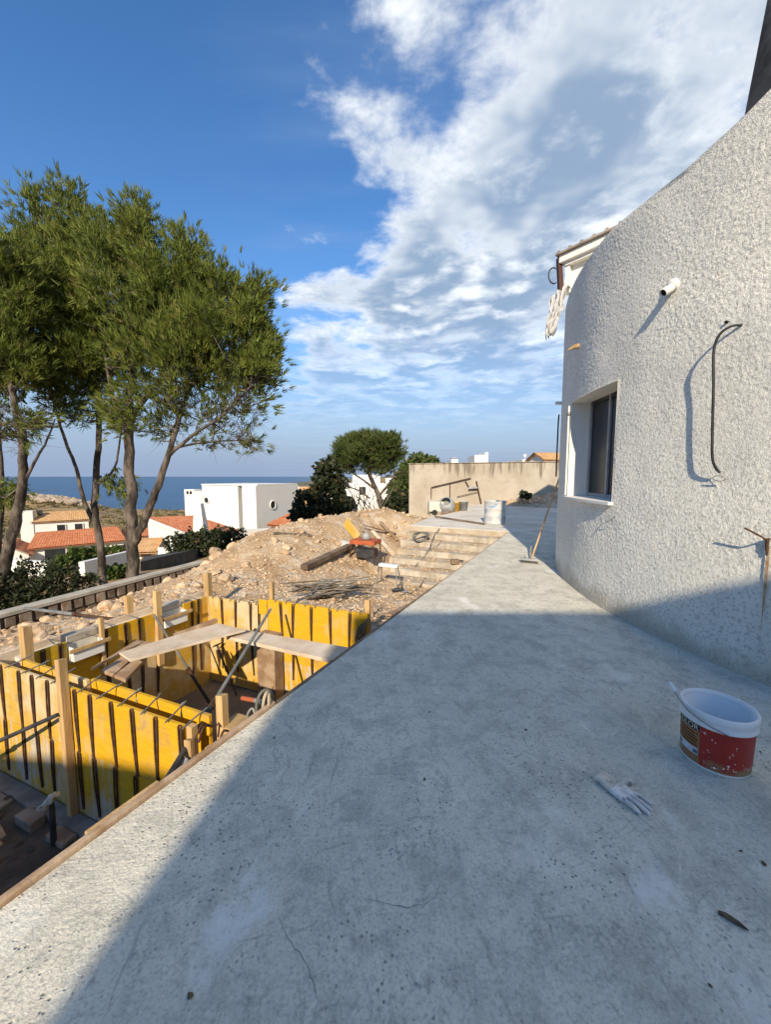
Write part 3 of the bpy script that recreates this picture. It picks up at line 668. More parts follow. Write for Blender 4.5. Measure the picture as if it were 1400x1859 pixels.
# hanging cable with bare wire end
cp_ = [(1346, 590), (1335, 594), (1322, 610), (1314, 640), (1312, 700), (1309, 780), (1307, 830), (1309, 850), (1313, 858)]
offs = [-.01, .045, .085, .098, .09, .085, .075, .05, .03]
pts = [on_wall(*c) for c in cp_]; pts = [q_ + nrm_at(q_) * o_ for q_, o_ in zip(pts, offs)]
hc = thing('hanging_cable', 'black cable hanging from a hole in the curved stucco wall', 'cable', pts[-1])
mb = MB(); mb.tube(smooth_path(pts, 6), .0095, 8); part('sheath', mb, M['black_rubber'], hc)
mb = MB(); c = on_wall(1311, 869); cn = nrm_at(c); ct = Vector((-cn.y, cn.x, 0)); lp = [pts[-1]]
for i in range(26): t = i / 26 * 4 * math.pi; lp.append(c + cn * (.03 + .012 * math.sin(t)) + ct * (.045 * math.cos(t)) + Vector((0, 0, .022 * math.sin(t) + .003 * i / 26)))
mb.tube(lp, .0025, 5); part('bare_wire', mb, M['steel'], hc)
c = on_wall(1319, 585); mb = MB(); cn = nrm_at(c)
mb.tube([c - cn * .02, c + cn * .009], .011, 8); part('cable_hole', mb, M['dark'], hs_)
# rusty rebar hook by the right edge of the picture
c = on_wall(1397, 978); cn = nrm_at(c); ct = Vector((-cn.y, cn.x, 0))
rb = thing('rebar_hook', 'rusty bent reinforcement bar poking out of the curved wall', 'rebar', c)
mb = MB(); mb.tube(smooth_path([c - cn * .03, c + cn * .05, c + cn * .09 + Vector((0, 0, .02)), on_wall(1372, 957) + cn * .12], 4), .007, 6); part('bar', mb, M['rust'], rb)
mb = MB(); mb.tube([c + cn * .02, c + cn * .02 + Vector((0, 0, -.06)), c + cn * .012 + Vector((0, 0, -.12))], [.014, .012, .006], 6); part('hook', mb, M['rust'], rb)
M['rust_stain'] = mat('rust_stain', (.33, .17, .07), (.46, .35, .24), 14, .95, 6)
mb = MB(); q0 = on_wall(1398, 985); V_ = []
for i in range(16):
    t = i / 15; z = q0.z - .03 - .72 * t; wd = (.006 + .005 * math.sin(5 * t)) * (1.1 - .75 * t); V_ += [Vector((q0.x, q0.y, z)) + cn * .010 + ct * (-wd), Vector((q0.x, q0.y, z)) + cn * .010 + ct * wd]
mb.add(V_, [(2 * i, 2 * i + 1, 2 * i + 3, 2 * i + 2) for i in range(15)]); part('rust_run', mb, M['rust_stain'], rb)
# small broken tie and stub
c = on_wall(1050, 628); cn = nrm_at(c); ct = Vector((-cn.y, cn.x, 0))
mb = MB(); mb.tube([c - cn * .02, c + cn * .05 + Vector((0, 0, -.01)), c + cn * .13 + Vector((0, 0, -.05))], [.035, .03, .006], 6); solo('broken_stub', mb, mat('broken_clay', (.26, .15, .07), (.40, .28, .16), 12, .9), 'small broken brown clay stub above the window', 'stub', c)
c = on_wall(1116, 938); cn = nrm_at(c)
mb = MB(); mb.tube([c - cn * .01, c + cn * .04 + Vector((0, 0, .02)), c + cn * .06 + Vector((0, 0, -.04))], .005, 6); mb.tube([c + cn * .05, c + cn * .02 + Vector((0, 0, -.06))], .004, 5); solo('wire_tie', mb, M['steel'], 'tiny bent wire tie on the wall beside the window sill', 'wire', c)
# conduit standing by the far jamb, thin cable on the far edge
c0, c1 = hp(W_B + .006, HR + .02, WZ0 + .02), hp(W_B + .006, HR + .02, WZ1 - .08)
cdt = thing('conduit', 'thin white conduit with clamp at the far side of the window', 'pipe', c0)
mb = MB(); mb.tube([c0, c1, c1 + Vector((0, 0, .05))], [.012, .012, .009], 10); part('tube', mb, M['pvc'], cdt)
mb = MB(); mb.lathe([(.026, -.02), (.03, -.02), (.03, .02), (.018, .02)], c1 + Vector((0, 0, -.06)), 12); part('clamp', mb, M['galv'], cdt)
ed = [(R(20.5), 2.48), (R(21.8), 2.4), (R(22.6), 2.1), (R(22.6), 1.7), (R(21.8), 1.5)]
pts = [hp(a, HR + .05, z) for a, z in ed]; mb = MB(); mb.tube(smooth_path(pts, 5), .012, 6); solo('wall_cable', mb, M['black_rubber'], 'thin black cable bowed out along the far edge of the round house', 'cable', pts[-1])
c = hp(R(24), HR, 2.72); mb = MB(); mb.box((c.x - .05, c.y, c.z), (.12, .05, .05)); solo('bracket', mb, M['white_plastic'], 'small white bracket on the far edge of the round house', 'bracket', c, bevel=.006)
# crumpled cloth thrown over the parapet
path = [FU(.16, .02, 5.02), Vector((3.06, 7.15, 4.74)), Vector((2.96, 6.92, 4.42)), Vector((2.88, 6.78, 4.25)), Vector((2.80, 6.74, 4.05)), Vector((2.76, 6.72, 3.84))]
path = smooth_path(path, 9); nu = 26; V_ = []
for i, q_ in enumerate(path):
    t = i / (len(path) - 1); side = Vector((.80, -.30, .50)).normalized(); wdt = (.10 + .07 * math.sin(math.pi * t) + .03 * math.sin(9 * t)) * (1.1 - .45 * t)
    for j in range(nu):
        v_ = j / (nu - 1) - .5; fold = .05 * math.sin(v_ * 22 + t * 9 + 2 * mnoise.noise((t * 5, v_ * 2, 1))) + .07 * mnoise.noise((v_ * 5, t * 8, 2)) + .035 * mnoise.noise((v_ * 13, t * 21, 5))
        V_.append(q_ + side * (v_ * 2 * wdt + .03 * mnoise.noise((t * 9, v_, 7))) + Vector((-.55, -.80, .1)) * fold + Vector((0, 0, .06 * mnoise.noise((v_ * 4, t * 3, 9)))))
mb = MB(); mb.add(V_, [(i * nu + j, i * nu + j + 1, (i + 1) * nu + j + 1, (i + 1) * nu + j) for i in range(len(path) - 1) for j in range(nu - 1)], True)
clo = solo('crumpled_cloth', mb, M['cloth'], 'crumpled whitish cloth draped over the top of the round house wall', 'cloth', path[-1])
so = clo.modifiers.new('thick', 'SOLIDIFY'); so.thickness = .008; ss = clo.modifiers.new('sub', 'SUBSURF'); ss.levels = 1; ss.render_levels = 1

# ---- the house behind the photographer, which throws the shade on the deck
bh = thing('neighbouring_house', 'plain white flat-roofed house standing behind the viewer', 'house', (0, -10, -.2))
mb = MB(); mb.fbox(lambda a, b, z: Vector((a, b, z)), -2.36, 2.3, -13, -8, -1.95, 6.56); part('wall', mb, M['white_render'], bh, .02)
mb = MB(); mb.fbox(lambda a, b, z: Vector((a, b, z)), -2.3, 2.25, -12.9, -8.05, 6.563, 6.58); part('roof', mb, M['far_concrete'], bh)
# unseen lower block left of it, added to shade the near formwork
gw = []
for i in range(41):
    x = -10.5 + 7.45 * i / 40; gw.append((x, 5.10 + .03 * math.sin((x + 7.5) * 2.1)))
n = len(gw); V_ = [(x, -8.0, -1.9) for x, z in gw] + [(x, -8.0, z) for x, z in gw] + [(x, -11.0, -1.9) for x, z in gw] + [(x, -11.0, z) for x, z in gw]
Fs = []
for i in range(n - 1): Fs += [(i, i + 1, n + i + 1, n + i), (n + i, n + i + 1, 3 * n + i + 1, 3 * n + i), (3 * n + i, 3 * n + i + 1, 2 * n + i + 1, 2 * n + i)]
Fs += [(0, n, 3 * n, 2 * n), (n - 1, 2 * n - 1 + 0, 4 * n - 1, 3 * n - 1)]
mb = MB(); mb.add(V_, Fs); solo('neighbouring_house', mb, M['white_render'], 'lower white house block with wavy top, added behind the viewer at left to shade the formwork', 'house', (-6.5, -9.5, -1.9))

# ================================================================== THE POOL FORMWORK
ZT = -.15
def sW(s, w, z=0): return W(s, w, z)
FN = frame(W(1.13, .20, 0), W(.91, 2.84, 0) - W(1.13, .20, 0))       # a: leftwards, b<0... see sign below
FFr = frame(W(3.27, .42, 0), W(3.05, 2.80, 0) - W(3.27, .42, 0))
FL = frame(W(1.10, 2.79, 0), W(3.02, 2.82, 0) - W(1.10, 2.79, 0))
# in FN and FFr b>0 points to the viewer's side of the wall (left of the leftward axis is towards -s)
def strap_mesh(name, L):
    mb = MB()
    for sgn in (-1, 1):
        mb.tube([(sgn * .017, .008, 0), (sgn * .012, .012, -L * .5), (sgn * .004, .008, -L)], .0058, 5)
    mb.tube([(-.017, .008, 0), (-.010, .009, .016), (.010, .009, .016), (.017, .008, 0)], .0055, 5)
    mb.fbox(lambda a, b, z: (a, b, z), -.010, .010, .0005, .003, -L * .98, -.005)
    mb.box((0, .006, -L - .012), (.02, .012, .03))
    me = mb.mesh(name); me.materials.append(M['rust']); return me
strap_up, strap_dn = strap_mesh('tie_strap', .46), strap_mesh('tie_strap', .44)
def wall_ang(F): d = F(1, 0, 0) - F(0, 0, 0); return math.atan2(d.y, d.x)
def straps(root, F, aa, b, zt, flip=1, rows=2):
    an = wall_ang(F) + (0 if flip > 0 else math.pi)
    for a in aa:
        for r_ in range(rows):
            me = strap_up if r_ == 0 else strap_dn
            o = link('tie_strap', me, None, root, F(a + random.uniform(-.008, .008), b, zt - .012 - r_ * .51) - rootof(root), (0, random.uniform(-.05, .05), an))
def panel(root, F, a0, a1, b0, b1, z0, z1, m):
    mb = MB(); mb.fbox(F, a0, a1, b0, b1, z0, z1); return part('panel', mb, m, root, .002)
# near wall: outer skin towards the viewer, inner skin towards the pool
near = thing('near_formwork_wall', 'near double yellow formwork wall closing the pool pit, open gap on top', 'formwork', FN(1.4, 0, -1.2))
def fn_a(w): return (w - .2) * 1.0035
O0, O1 = .0, .027          # outer skin (b grows towards the viewer)
I0, I1 = -.135, -.108
panel(near, FN, .36, fn_a(1.76), O0, O1, ZT - .5, ZT, M['panel_yellow'])
panel(near, FN, fn_a(1.764), 3.9, O0, O1, ZT - .5, ZT + .004, M['panel_worn'])
panel(near, FN, .30, fn_a(1.30), O0, O1, ZT - 1.06, ZT - .503, M['panel_yellow'])
panel(near, FN, fn_a(1.304), fn_a(2.3), O0, O1, ZT - 1.06, ZT - .503, M['panel_cement'])
panel(near, FN, fn_a(2.304), 3.9, O0, O1, ZT - 1.06, ZT - .503, M['panel_cement'])
panel(near, FN, .27, fn_a(1.74), I0, I1, ZT - .5, ZT + .012, M['panel_yellow'])
panel(near, FN, fn_a(1.74) + .004, 2.50, I0 + .03, I1 + .03, ZT - .5, ZT + .012, M['panel_worn'])
panel(near, FN, .27, 2.50, I0, I1, ZT - 1.2, ZT - .503, M['panel_cement'])
straps(near, FN, [fn_a(w) for w in (3.2, 2.98, 2.75, 2.47, 2.27, 2.06, 1.70, 1.52, 1.28, 1.05, .80, .57)], O1, ZT)
for w in (2.62, 2.37, 2.16, 1.96, 1.62, 1.40, 1.16, .92, .68, .52):
    a = fn_a(w); j = random.uniform(-.05, .05); mb = MB(); mb.tube([FN(a, O1 + .03, ZT + .012), FN(a + .03 + j * .3, -.04, ZT + .014), FN(a + .05 + j, I0 - .02, ZT + .03)], .006, 5); part('spacer_bar', mb, M['steel'], near)
    if w in (2.37, 2.16, 1.16, .68): mb = MB(); mb.tube([FN(a + .05 + j, I0 - .02, ZT + .03), FN(a + .055 + j, I0 + .01, ZT + .03), FN(a + .04 + j, I1 + .01, ZT - .06)], .005, 5); part('bent_tie', mb, M['steel'], near)
def post(root, F, a, b, wa, wb, z0, z1, m='timber', lean=0.):
    mb = MB(); c = [F(a - wa / 2, b - wb / 2, z0), F(a + wa / 2, b - wb / 2, z0), F(a + wa / 2, b + wb / 2, z0), F(a - wa / 2, b + wb / 2, z0)]
    t = [F(a - wa / 2 + lean, b - wb / 2, z1), F(a + wa / 2 + lean, b - wb / 2, z1 - .012), F(a + wa / 2 + lean, b + wb / 2, z1), F(a - wa / 2 + lean, b + wb / 2, z1 + .008)]
    mb.hexa(c + t); return part('post', mb, M[m], root, .004)
post(near, FN, fn_a(1.79), O1 + .035, .055, .06, -1.2, .10)
post(near, FN, 2.58, -.17, .085, .07, -.9, .125)
post(near, FN, .22, -.18, .06, .06, -.9, -.01)
post(near, FN, .27, .055, .06, .035, -.55, -.20)
mb = MB(); mb.fbox(FN, .275, .325, -.02, .03, -.42, -.14); part('cleat', mb, M['timber'], near, .004)
mb = MB(); mb.fbox(FN, .02, .24, -.33, -.16, -.30, -.235); part('cleat', mb, M['timber'], near, .004)
mb = MB(); mb.fbox(FN, -.05, .16, .0, .035, -.34, -.24); part('cleat', mb, M['timber'], near, .004)
for i, a in enumerate((.19, .23, .05)):
    mb = MB(); mb.tube(smooth_path([FN(a, .05, -.2), FN(a - .01, .03, -.13 - .03 * i), FN(a + .01, -.03, -.14), FN(a, -.09, -.19)], 4), .008, 6); part('wire_loop', mb, M['rust'], near)
# concrete footing strip along its foot, colour darkened for the shade there
mb = MB(); mb.fbox(FN, .1, 3.9, .035, .16, -1.4, -1.185); part('footing', mb, mat('shade_toned_footing', (.15, .13, .105), (.24, .215, .18), 4, .95, 8, bump=.6), near, .01)
for a in (1.35, 1.75, 2.2, 2.6): 
    mb = MB(); mb.fbox(FN, a, a + .22, .165, .27, -1.25, -1.17 + random.uniform(-.02, .02)); part('footing_stone', mb, M['wall_block'], near, .012)
# far wall
farw = thing('far_formwork_wall', 'far formwork wall of the pool pit, pale panels left and bright yellow right', 'formwork', FFr(1.2, 0, -1.35))
j1 = 1.40                                        # joint between the two runs
def ff_a(w): return (w - .42) * 1.004
panel(farw, FFr, ff_a(1.81), 2.40, -.027, 0, ZT - .5, ZT, M['panel_worn'])
panel(farw, FFr, ff_a(1.81), 2.40, -.027, 0, ZT - 1.2, ZT - .503, M['panel_worn'])
panel(farw, FFr, -.02, ff_a(1.80), -.03, .003, ZT - .44, ZT + .075, M['panel_yellow'])
panel(farw, FFr, -.3, ff_a(1.80), -.027, 0, ZT - .70, ZT - .443, M['panel_yellow'])
panel(farw, FFr, -.3, ff_a(1.80), -.027, 0, ZT - 1.25, ZT - .703, M['panel_cement'])
mb = MB(); mb.fbox(FFr, ff_a(1.80), ff_a(1.93), .002, .022, ZT - .12, ZT + .07); part('cleat', mb, M['panel_yellow'], farw, .003)
straps(farw, FFr, [ff_a(w) for w in (2.57, 2.33, 2.08, 1.93)], 0, ZT)
straps(farw, FFr, [ff_a(w) for w in (1.60, 1.41, 1.15, .88, .62)], .003, ZT + .065)
for i in range(16):
    a = .05 + i * .15 + random.uniform(-.03, .03); zt = ZT + (.075 if a < ff_a(1.8) else 0)
    mb = MB(); mb.tube(smooth_path([FFr(a, .02, zt - .01), FFr(a, .01, zt + .02), FFr(a + random.uniform(-.02, .02), -.08, zt + .012)], 3), .006, 5); part('spacer_bar', mb, M['galv'], farw)
post(farw, FFr, 2.43, -.03, .09, .07, -.8, .17)
post(farw, FFr, ff_a(1.78), -.06, .05, .05, -.7, .145)
post(farw, FFr, .02, -.10, .06, .05, -.9, .06)
# brown boxed-out upright in front of it
mb = MB(); mb.fbox(FFr, ff_a(1.56), ff_a(1.83),   .03, .20, -1.45, -.46); up_ = part('upright', mb, M['old_timber'], farw, .004); up_['label'] = 'brown boxed timber upright'
for i in range(5):
    mb = MB(); a = -.05 + i * .03; mb.tube(smooth_path([FFr(a, .03, ZT + .05 - i * .03), FFr(a + .04, .06, ZT - .08 - i * .04), FFr(a - .02, .03, ZT - .2), FFr(a - .05, .05, ZT - .3)], 4), .010, 6); part('wire_loop', mb, M['dark_timber'], farw)
# left wall with two box-outs
left = thing('left_formwork_wall', 'left formwork wall of the pool pit with two white box-outs', 'formwork', FL(1, 0, -1.3))
n1, n2 = (.30, .60), (1.26, 1.58)
M['panel_olive'] = panel_mat('panel_olive', (.50, .31, .012), (.40, .31, .14), .62)
for a0, a1 in ((.0, n1[0] - .004), (n1[1] + .004, n2[0] - .004), (n2[1] + .004, 1.96)):
    panel(left, FL, a0, a1, 0, .027, ZT - .5, ZT, M['panel_olive'] if a0 < .1 else M['panel_yellow'])
for a0, a1 in (n1, n2): panel(left, FL, a0, a1, 0, .027, ZT - .5, ZT - .24, M['panel_yellow'])
panel(left, FL, 0, 1.96, 0, .027, ZT - 1.25, ZT - .503, M['panel_worn'])
panel(left, FL, -.3, 2.05, .16, .187, ZT - .5, ZT + .03, M['plywood'])
mb = MB(); mb.fbox(FL, -.05, 1.98, .03, .158, ZT - .9, ZT - .035); part('wall_core', mb, M['far_concrete'], left)
straps(left, FL, [.10, .24, .65, .85, 1.01, 1.20, 1.69, 1.80], -.0, ZT, flip=-1)
for a0, a1 in (n1, n2):
    mb = MB(); F_ = FL
    mb.fbox(F_, a0 + .01, a1 - .01, -.085, -.075, ZT - .20, ZT - .10); mb2 = MB(); mb2.fbox(F_, a0 + .01, a1 - .01, -.075, .0, ZT - .20, ZT - .19)
    bo = part('box_out', mb, M['white_plastic'], left, .002); part('box_floor', mb2, M['white_plastic'], bo)
    mb = MB(); mb.fbox(F_, a0 + .01, a0 + .02, -.074, .02, ZT - .189, ZT - .06); part('box_side', mb, M['white_plastic'], bo)
    mb = MB(); mb.fbox(F_, a1 - .02, a1 - .01, -.074, .02, ZT - .189, ZT - .06); part('box_side', mb, M['white_plastic'], bo)
    mb = MB(); mb.fbox(F_, a0 - .03, a1 + .05, -.105, -.09, ZT - .10, ZT - .06); part('batten', mb, M['timber'], bo, .003)
    mb = MB(); mb.fbox(F_, a0 + .01, a1 - .01, .03, .15, ZT - .03, ZT + .04); part('lid', mb, M['grey_block'], bo, .004)
post(left, FL, 1.02, .20, .075, .06, -.8, .09); post(left, FL, 1.22, -.03, .07, .06, -.8, .13)
post(left, FL, .60, -.03, .04, .04, -.55, .0)
for i in range(7):
    a = .2 + i * .26; mb = MB(); mb.tube([FL(a, -.02, ZT + .012), FL(a + random.uniform(-.04, .04), .19, ZT + .036)], .005, 5); part('spacer_bar', mb, M['galv'], left)

# planks laid across the pit
def plank_quad(name, pts, z, th, m, label, cat='plank'):
    P_ = [G(x, y, z) for x, y in pts]; c = sum(P_, Vector()) / len(P_)
    mb = MB(); mb.poly([(p.x, p.y) for p in P_], z - th, z); mb.f[0] = tuple(reversed(mb.f[0])) if False else mb.f[0]
    return solo(name, mb, m, label, cat, c, bevel=.003)
pk = plank_quad('plank', [(411, 1155), (445, 1143), (640, 1176), (612, 1200)], -.145, .035, M['plywood'], 'long pale plank laid beside the far formwork of the pool pit')
pl = plank_quad('plywood_sheet', [(237, 1198), (216, 1184), (394, 1130), (446, 1143)], -.085, .02, M['plywood'], 'wide pale plywood sheet bridging the pool pit')
for i, (pts, zz) in enumerate([([(165, 1212), (188, 1200), (262, 1163), (247, 1162)], -.18), ([(184, 1216), (206, 1224), (275, 1165), (262, 1164)], -.168), ([(207, 1225), (228, 1233), (262, 1198), (284, 1166)], -.178)]):
    plank_quad('plank', pts, zz, .03, M['old_timber'], ['leftmost of three short grey planks under the plywood sheet', 'middle of three short grey planks under the plywood sheet', 'rightmost of three short grey planks under the plywood sheet'][i])
mb = MB(); a_, b_ = G(316, 1154, -.10), G(394, 1125, -.05); mb.beam(a_, b_, .045, .035); solo('batten', mb, M['old_timber'], 'narrow loose batten lying at the back edge of the plywood sheet', 'batten', a_, bevel=.003)
# props
def prop(label, a, b, ra=.019, rb=.015, ma='black_steel', mb_='galv', split=.5, foot=True):
    a, b = Vector(a), Vector(b); t = thing('steel_prop', label, 'prop', a); mid = a.lerp(b, split)
    m1 = MB(); m1.tube([a, mid], ra, 10); part('outer_tube', m1, M[ma], t)
    m1 = MB(); m1.tube([mid, b], rb, 10); part('inner_tube', m1, M[mb_], t)
    d = (b - a).normalized(); m1 = MB(); m1.tube([mid - d * .05, mid + d * .03], ra * 1.35, 10); part('collar', m1, M['rust'], t)
    if foot:
        x = d.orthogonal().normalized(); y = d.cross(x)
        m1 = MB(); m1.hexa([a + x * .05 + y * .05, a - x * .05 + y * .05, a - x * .05 - y * .05, a + x * .05 - y * .05] + [q_ + d * .008 for q_ in (a + x * .05 + y * .05, a - x * .05 + y * .05, a - x * .05 - y * .05, a + x * .05 - y * .05)]); part('foot_plate', m1, M['rust'], t)
    return t
T_, Q_ = G(491, 1106, -.02), G(452, 1170, -.11); dq = (Q_ - T_); k_ = (-1.36 - T_.z) / dq.z
prop('dark steel prop crossing in front of the long pale plank', T_ + dq * min(k_, 6.5), T_, split=.68)
a_ = W(2.22, 2.70, -.12); b_ = G(384, 1281, -1.37); prop('steel prop slanting down from the left formwork under the plywood', b_ + (b_ - a_) * .02, a_, split=.42)
prop('black steel prop bracing the outside of the near formwork', W(.25, 3.3, -1.1), FN(fn_a(1.80), O1 + .08, -.33), .018, .016, 'black_steel', 'black_steel', .5)
prop('black steel prop beside the deck edge at the end of the near formwork', W(.30, .26, -.55), FN(.25, .10, -.30), .022, .02, 'black_steel', 'ash_metal', .6)
prop('thin dark prop lying inside the far corner of the pit', W(2.95, 2.55, -.75), W(2.9, 2.15, -1.33), .014, .012, 'black_steel', 'black_steel', .5)
prop('long grey tube lying on the rubble beyond the left formwork', G(45, 1104, -.66), G(214, 1124, -.38), .024, .018, 'galv', 'rust', .6, False)
# block of wood left on the outside of the edge board
mb = MB(); mb.fbox(W, .30, .62, .036, .10, -.12, -.015); solo('wood_offcut', mb, M['timber'], 'short splintered wood offcut fixed outside the deck edge board', 'offcut', W(.46, .07, -.12), bevel=.006)
# stake with a pale rag in the shaded corner
sp = W(.74, 1.62, -1.22); t = thing('marker_stake', 'dark stake with a pale rag tied on top in the shaded corner', 'stake', sp)
mb = MB(); mb.tube([sp, sp + Vector((.01, 0, .30)), sp + Vector((.012, 0, .34))], [.02, .018, .016], 8); part('stake', mb, M['black_steel'], t)
V_ = []; bmr = bmesh.new(); bmesh.ops.create_icosphere(bmr, subdivisions=3, radius=1)
mb = MB()
for v_ in bmr.verts:
    q_ = v_.co; dsp = 1 + .45 * mnoise.noise(q_ * 1.9); V_.append(sp + Vector((q_.x * .055 * dsp + (-.03 if q_.z < 0 else .01), q_.y * .04 * dsp, .36 + q_.z * .06 * dsp + q_.x * .03)))
mb.add(V_, [[l.index for l in f.verts] for f in bmr.faces], True); part('rag', mb, M['rag'], t); bmr.free()
# hose and clamp hung over the deck edge
def arc(c, ex, ey, r1, r2, a0, a1, n): return [c + ex * (r1 * math.cos(a0 + (a1 - a0) * i / n)) + ey * (r2 * math.sin(a0 + (a1 - a0) * i / n)) for i in range(n + 1)]
c = W(1.34, .07, -.03); t = thing('hose_coil', 'tan hose and clamp looped over the deck edge board', 'hose', c)
ex, ey = (W(1, 0, 0) - W(0, 0, 0)).normalized(), Vector((0, 0, 1))
for i in range(3):
    mb = MB(); mb.tube(arc(c + (W(0, .02 * i, 0) - W(0, 0, 0)) - (W(0, .03, 0) - W(0, 0, 0)), (ex * .6 + (W(0, 1, 0) - W(0, 0, 0)) * (.5 - .35 * i)).normalized(), ey, .045 + .008 * i, .10 + .01 * i, R(-80), R(200), 18), .011, 6); part('loop', mb, M['tan_hose' if i < 2 else 'hose'], t)
mb = MB(); mb.tube([c + Vector((-.02, .02, .02)), c + Vector((-.09, .05, .02))], .017, 8); part('clamp', mb, M['galv'], t)
mb = MB(); mb.tube([c + Vector((-.09, .05, .02)), c + Vector((-.19, .08, .02))], .015, 8); part('grip', mb, M['orange_paint'], t)
# wing-nut clamp standing at the inner end of the near wall
c = FN(.06, -.25, -.20); t = thing('wing_clamp', 'small steel clamp by the right end of the near formwork', 'clamp', c)
mb = MB(); mb.tube(smooth_path([c + Vector((0, 0, -.05)), c + Vector((.0, 0, .04)), c + Vector((.03, .01, .08)), c + Vector((.05, 0, .05))], 4), .009, 6); part('hook', mb, M['galv'], t)
mb = MB(); mb.box(c + Vector((.02, .0, -.03)), (.06, .04, .025)); part('base', mb, M['black_steel'], t, .004)

# ================================================================== RUBBLE
def rock_mesh(name, seed, sub=2, flat=.7):
    b = bmesh.new(); bmesh.ops.create_icosphere(b, subdivisions=sub, radius=.5); r = random.Random(seed)
    cuts = [(Vector((r.gauss(0, 1), r.gauss(0, 1), r.gauss(0, 1))).normalized(), r.uniform(.24, .40)) for _ in range(11)]
    for v_ in b.verts:
        p = v_.co.copy()
        for n_, d in cuts:
            k = p.dot(n_) - d
            if k > 0: p -= n_ * k * .95
        p *= 1 + .10 * mnoise.noise(p * 4 + Vector((seed, 0, 0))); v_.co = Vector((p.x * 1.25, p.y, p.z * flat))
    me = bpy.data.meshes.new(name); b.to_mesh(me); b.free(); me.materials.append(M['rock']); return me
rocks = [rock_mesh('rubble_stone', 100 + i, 2, random.uniform(.6, .95)) for i in range(9)]
def stones(kind_label, group, spots):
    for (s, w, r_) in spots:
        z = ground_at(s, w)
        o = link('rubble_stone', random.choice(rocks), None, None, W(s, w, z + r_ * .16), (random.uniform(-.5, .5), random.uniform(-.5, .5), random.uniform(0, 6.28)), (r_ * random.uniform(.85, 1.2), r_ * random.uniform(.8, 1.1), r_ * random.uniform(.8, 1.1)))
        tag(o, kind_label, 'stone', group)
# the three boulders balanced at the end of the heap
for (px, py, Y, r_, lab) in [(395, 1012, 8.9, .55, 'large flat tan boulder at the end of the spoil heap'), (393, 1001, 9.25, .50, 'round tan boulder behind the large flat one on the heap'), (424, 990, 9.6, .42, 'tan boulder highest on the left shoulder of the heap'), (378, 1024, 8.5, .36, 'wedge shaped boulder resting lowest by the block wall')]:
    c = A(px, py, Y); o = link('boulder', rocks[int(px) % 9], None, None, c, (.2, .1, px * .1), (r_, r_ * .8, r_ * .72)); tag(o, lab, 'boulder')
rs = random.Random(5)
stones('rough tan stone in the rubble between the block wall and the left formwork', 'rubble stones along the block wall', [(rs.uniform(.9, 4.6), rs.uniform(3.15, 6.6), rs.uniform(.07, .15) if rs.random() < .7 else rs.uniform(.15, .27)) for _ in range(120)])
stones('rough tan stone on the slope of the spoil heap', 'stones on the spoil heap', [(rs.uniform(4.4, 8.0), rs.uniform(3.0, 6.0), rs.uniform(.06, .11) if rs.random() < .75 else rs.uniform(.12, .22)) for _ in range(60)])
stones('pale stone scattered on the earth before the steps', 'stones before the steps', [(rs.uniform(3.6, 7.2), rs.uniform(.1, 2.8), rs.uniform(.04, .10)) for _ in range(50)])
stones('stone lying in the shaded corner outside the near formwork', 'stones in the shaded corner', [(rs.uniform(-.1, .62), rs.uniform(.35, 2.2), rs.uniform(.06, .16)) for _ in range(40)])
stones('stone on the crest of the spoil heap', 'stones on the heap crest', [(rs.uniform(8.2, 12.5), rs.uniform(3.4, 5.4), rs.uniform(.08, .22)) for _ in range(40)])
def scatter(name, label, n, region, r0, r1, m, seed, parent_kind=True):
    r = np.random.default_rng(seed); b = bmesh.new(); bmesh.ops.create_icosphere(b, subdivisions=1, radius=.5)
    BV = np.array([v_.co[:] for v_ in b.verts]); BF = np.array([[v_.index for v_ in f.verts] for f in b.faces]); b.free(); k = len(BV)
    s = r.uniform(region[0], region[1], n); w = r.uniform(region[2], region[3], n); ok = ~((s < 3.45) & (w < 2.95) & (s > .85)) & ~((w < 2.95) & (s > 7.4))
    s, w = s[ok], w[ok]; n = len(s); z = plot_h(s, w); size = r0 + (r1 - r0) * r.random(n) ** 3
    V = BV[None] * (1 + r.uniform(-.32, .32, (n, k, 1))) * (size[:, None, None] * r.uniform(.6, 1.3, (n, 1, 3)))
    a = r.uniform(0, 6.28, n); ca, sa = np.cos(a)[:, None], np.sin(a)[:, None]
    V = np.stack([V[..., 0] * ca - V[..., 1] * sa, V[..., 0] * sa + V[..., 1] * ca, V[..., 2] * .75], -1)
    C = np.stack([-1.343 + s * e[0] - w * e[1], 1.21 + s * e[1] + w * e[0], z + size * .12], -1)
    V = (V + C[:, None]).reshape(-1, 3); F = (BF[None] + (np.arange(n) * k)[:, None, None]).reshape(-1, 3)
    o = link(name, np_mesh(name, V, F), m); tag(o, label, 'rubble', None, 'stuff'); return o
scatter('rubble', 'loose tan rubble spread over the plot', 4200, (.9, 14, 2.9, 6.6), .012, .085, M['rubble'], 1)
scatter('gravel', 'pale gravel on the face of the spoil heap', 5200, (3.5, 8.6, .0, 4.8), .008, .05, M['pale_rubble'], 2)
scatter('crumbs', 'earth crumbs and chips spread below the steps', 2500, (3.5, 7.5, .0, 3.2), .006, .06, M['rubble'], 4)
scatter('debris', 'debris in the shaded corner, coloured dark for the shade', 1500, (-1.5, .8, .1, 3.2), .015, .09, M['shade_toned_soil'], 3)

# ================================================================== ODDS AND ENDS ON THE PLOT
def zframe(c, ax):
    F_ = frame(c, ax); return lambda a, b, z: F_(a, b, z + c[2])
def gz(px, py, z): p = G(px, py, z); s, w = toS(p); return W(s, w, ground_at(s, w))
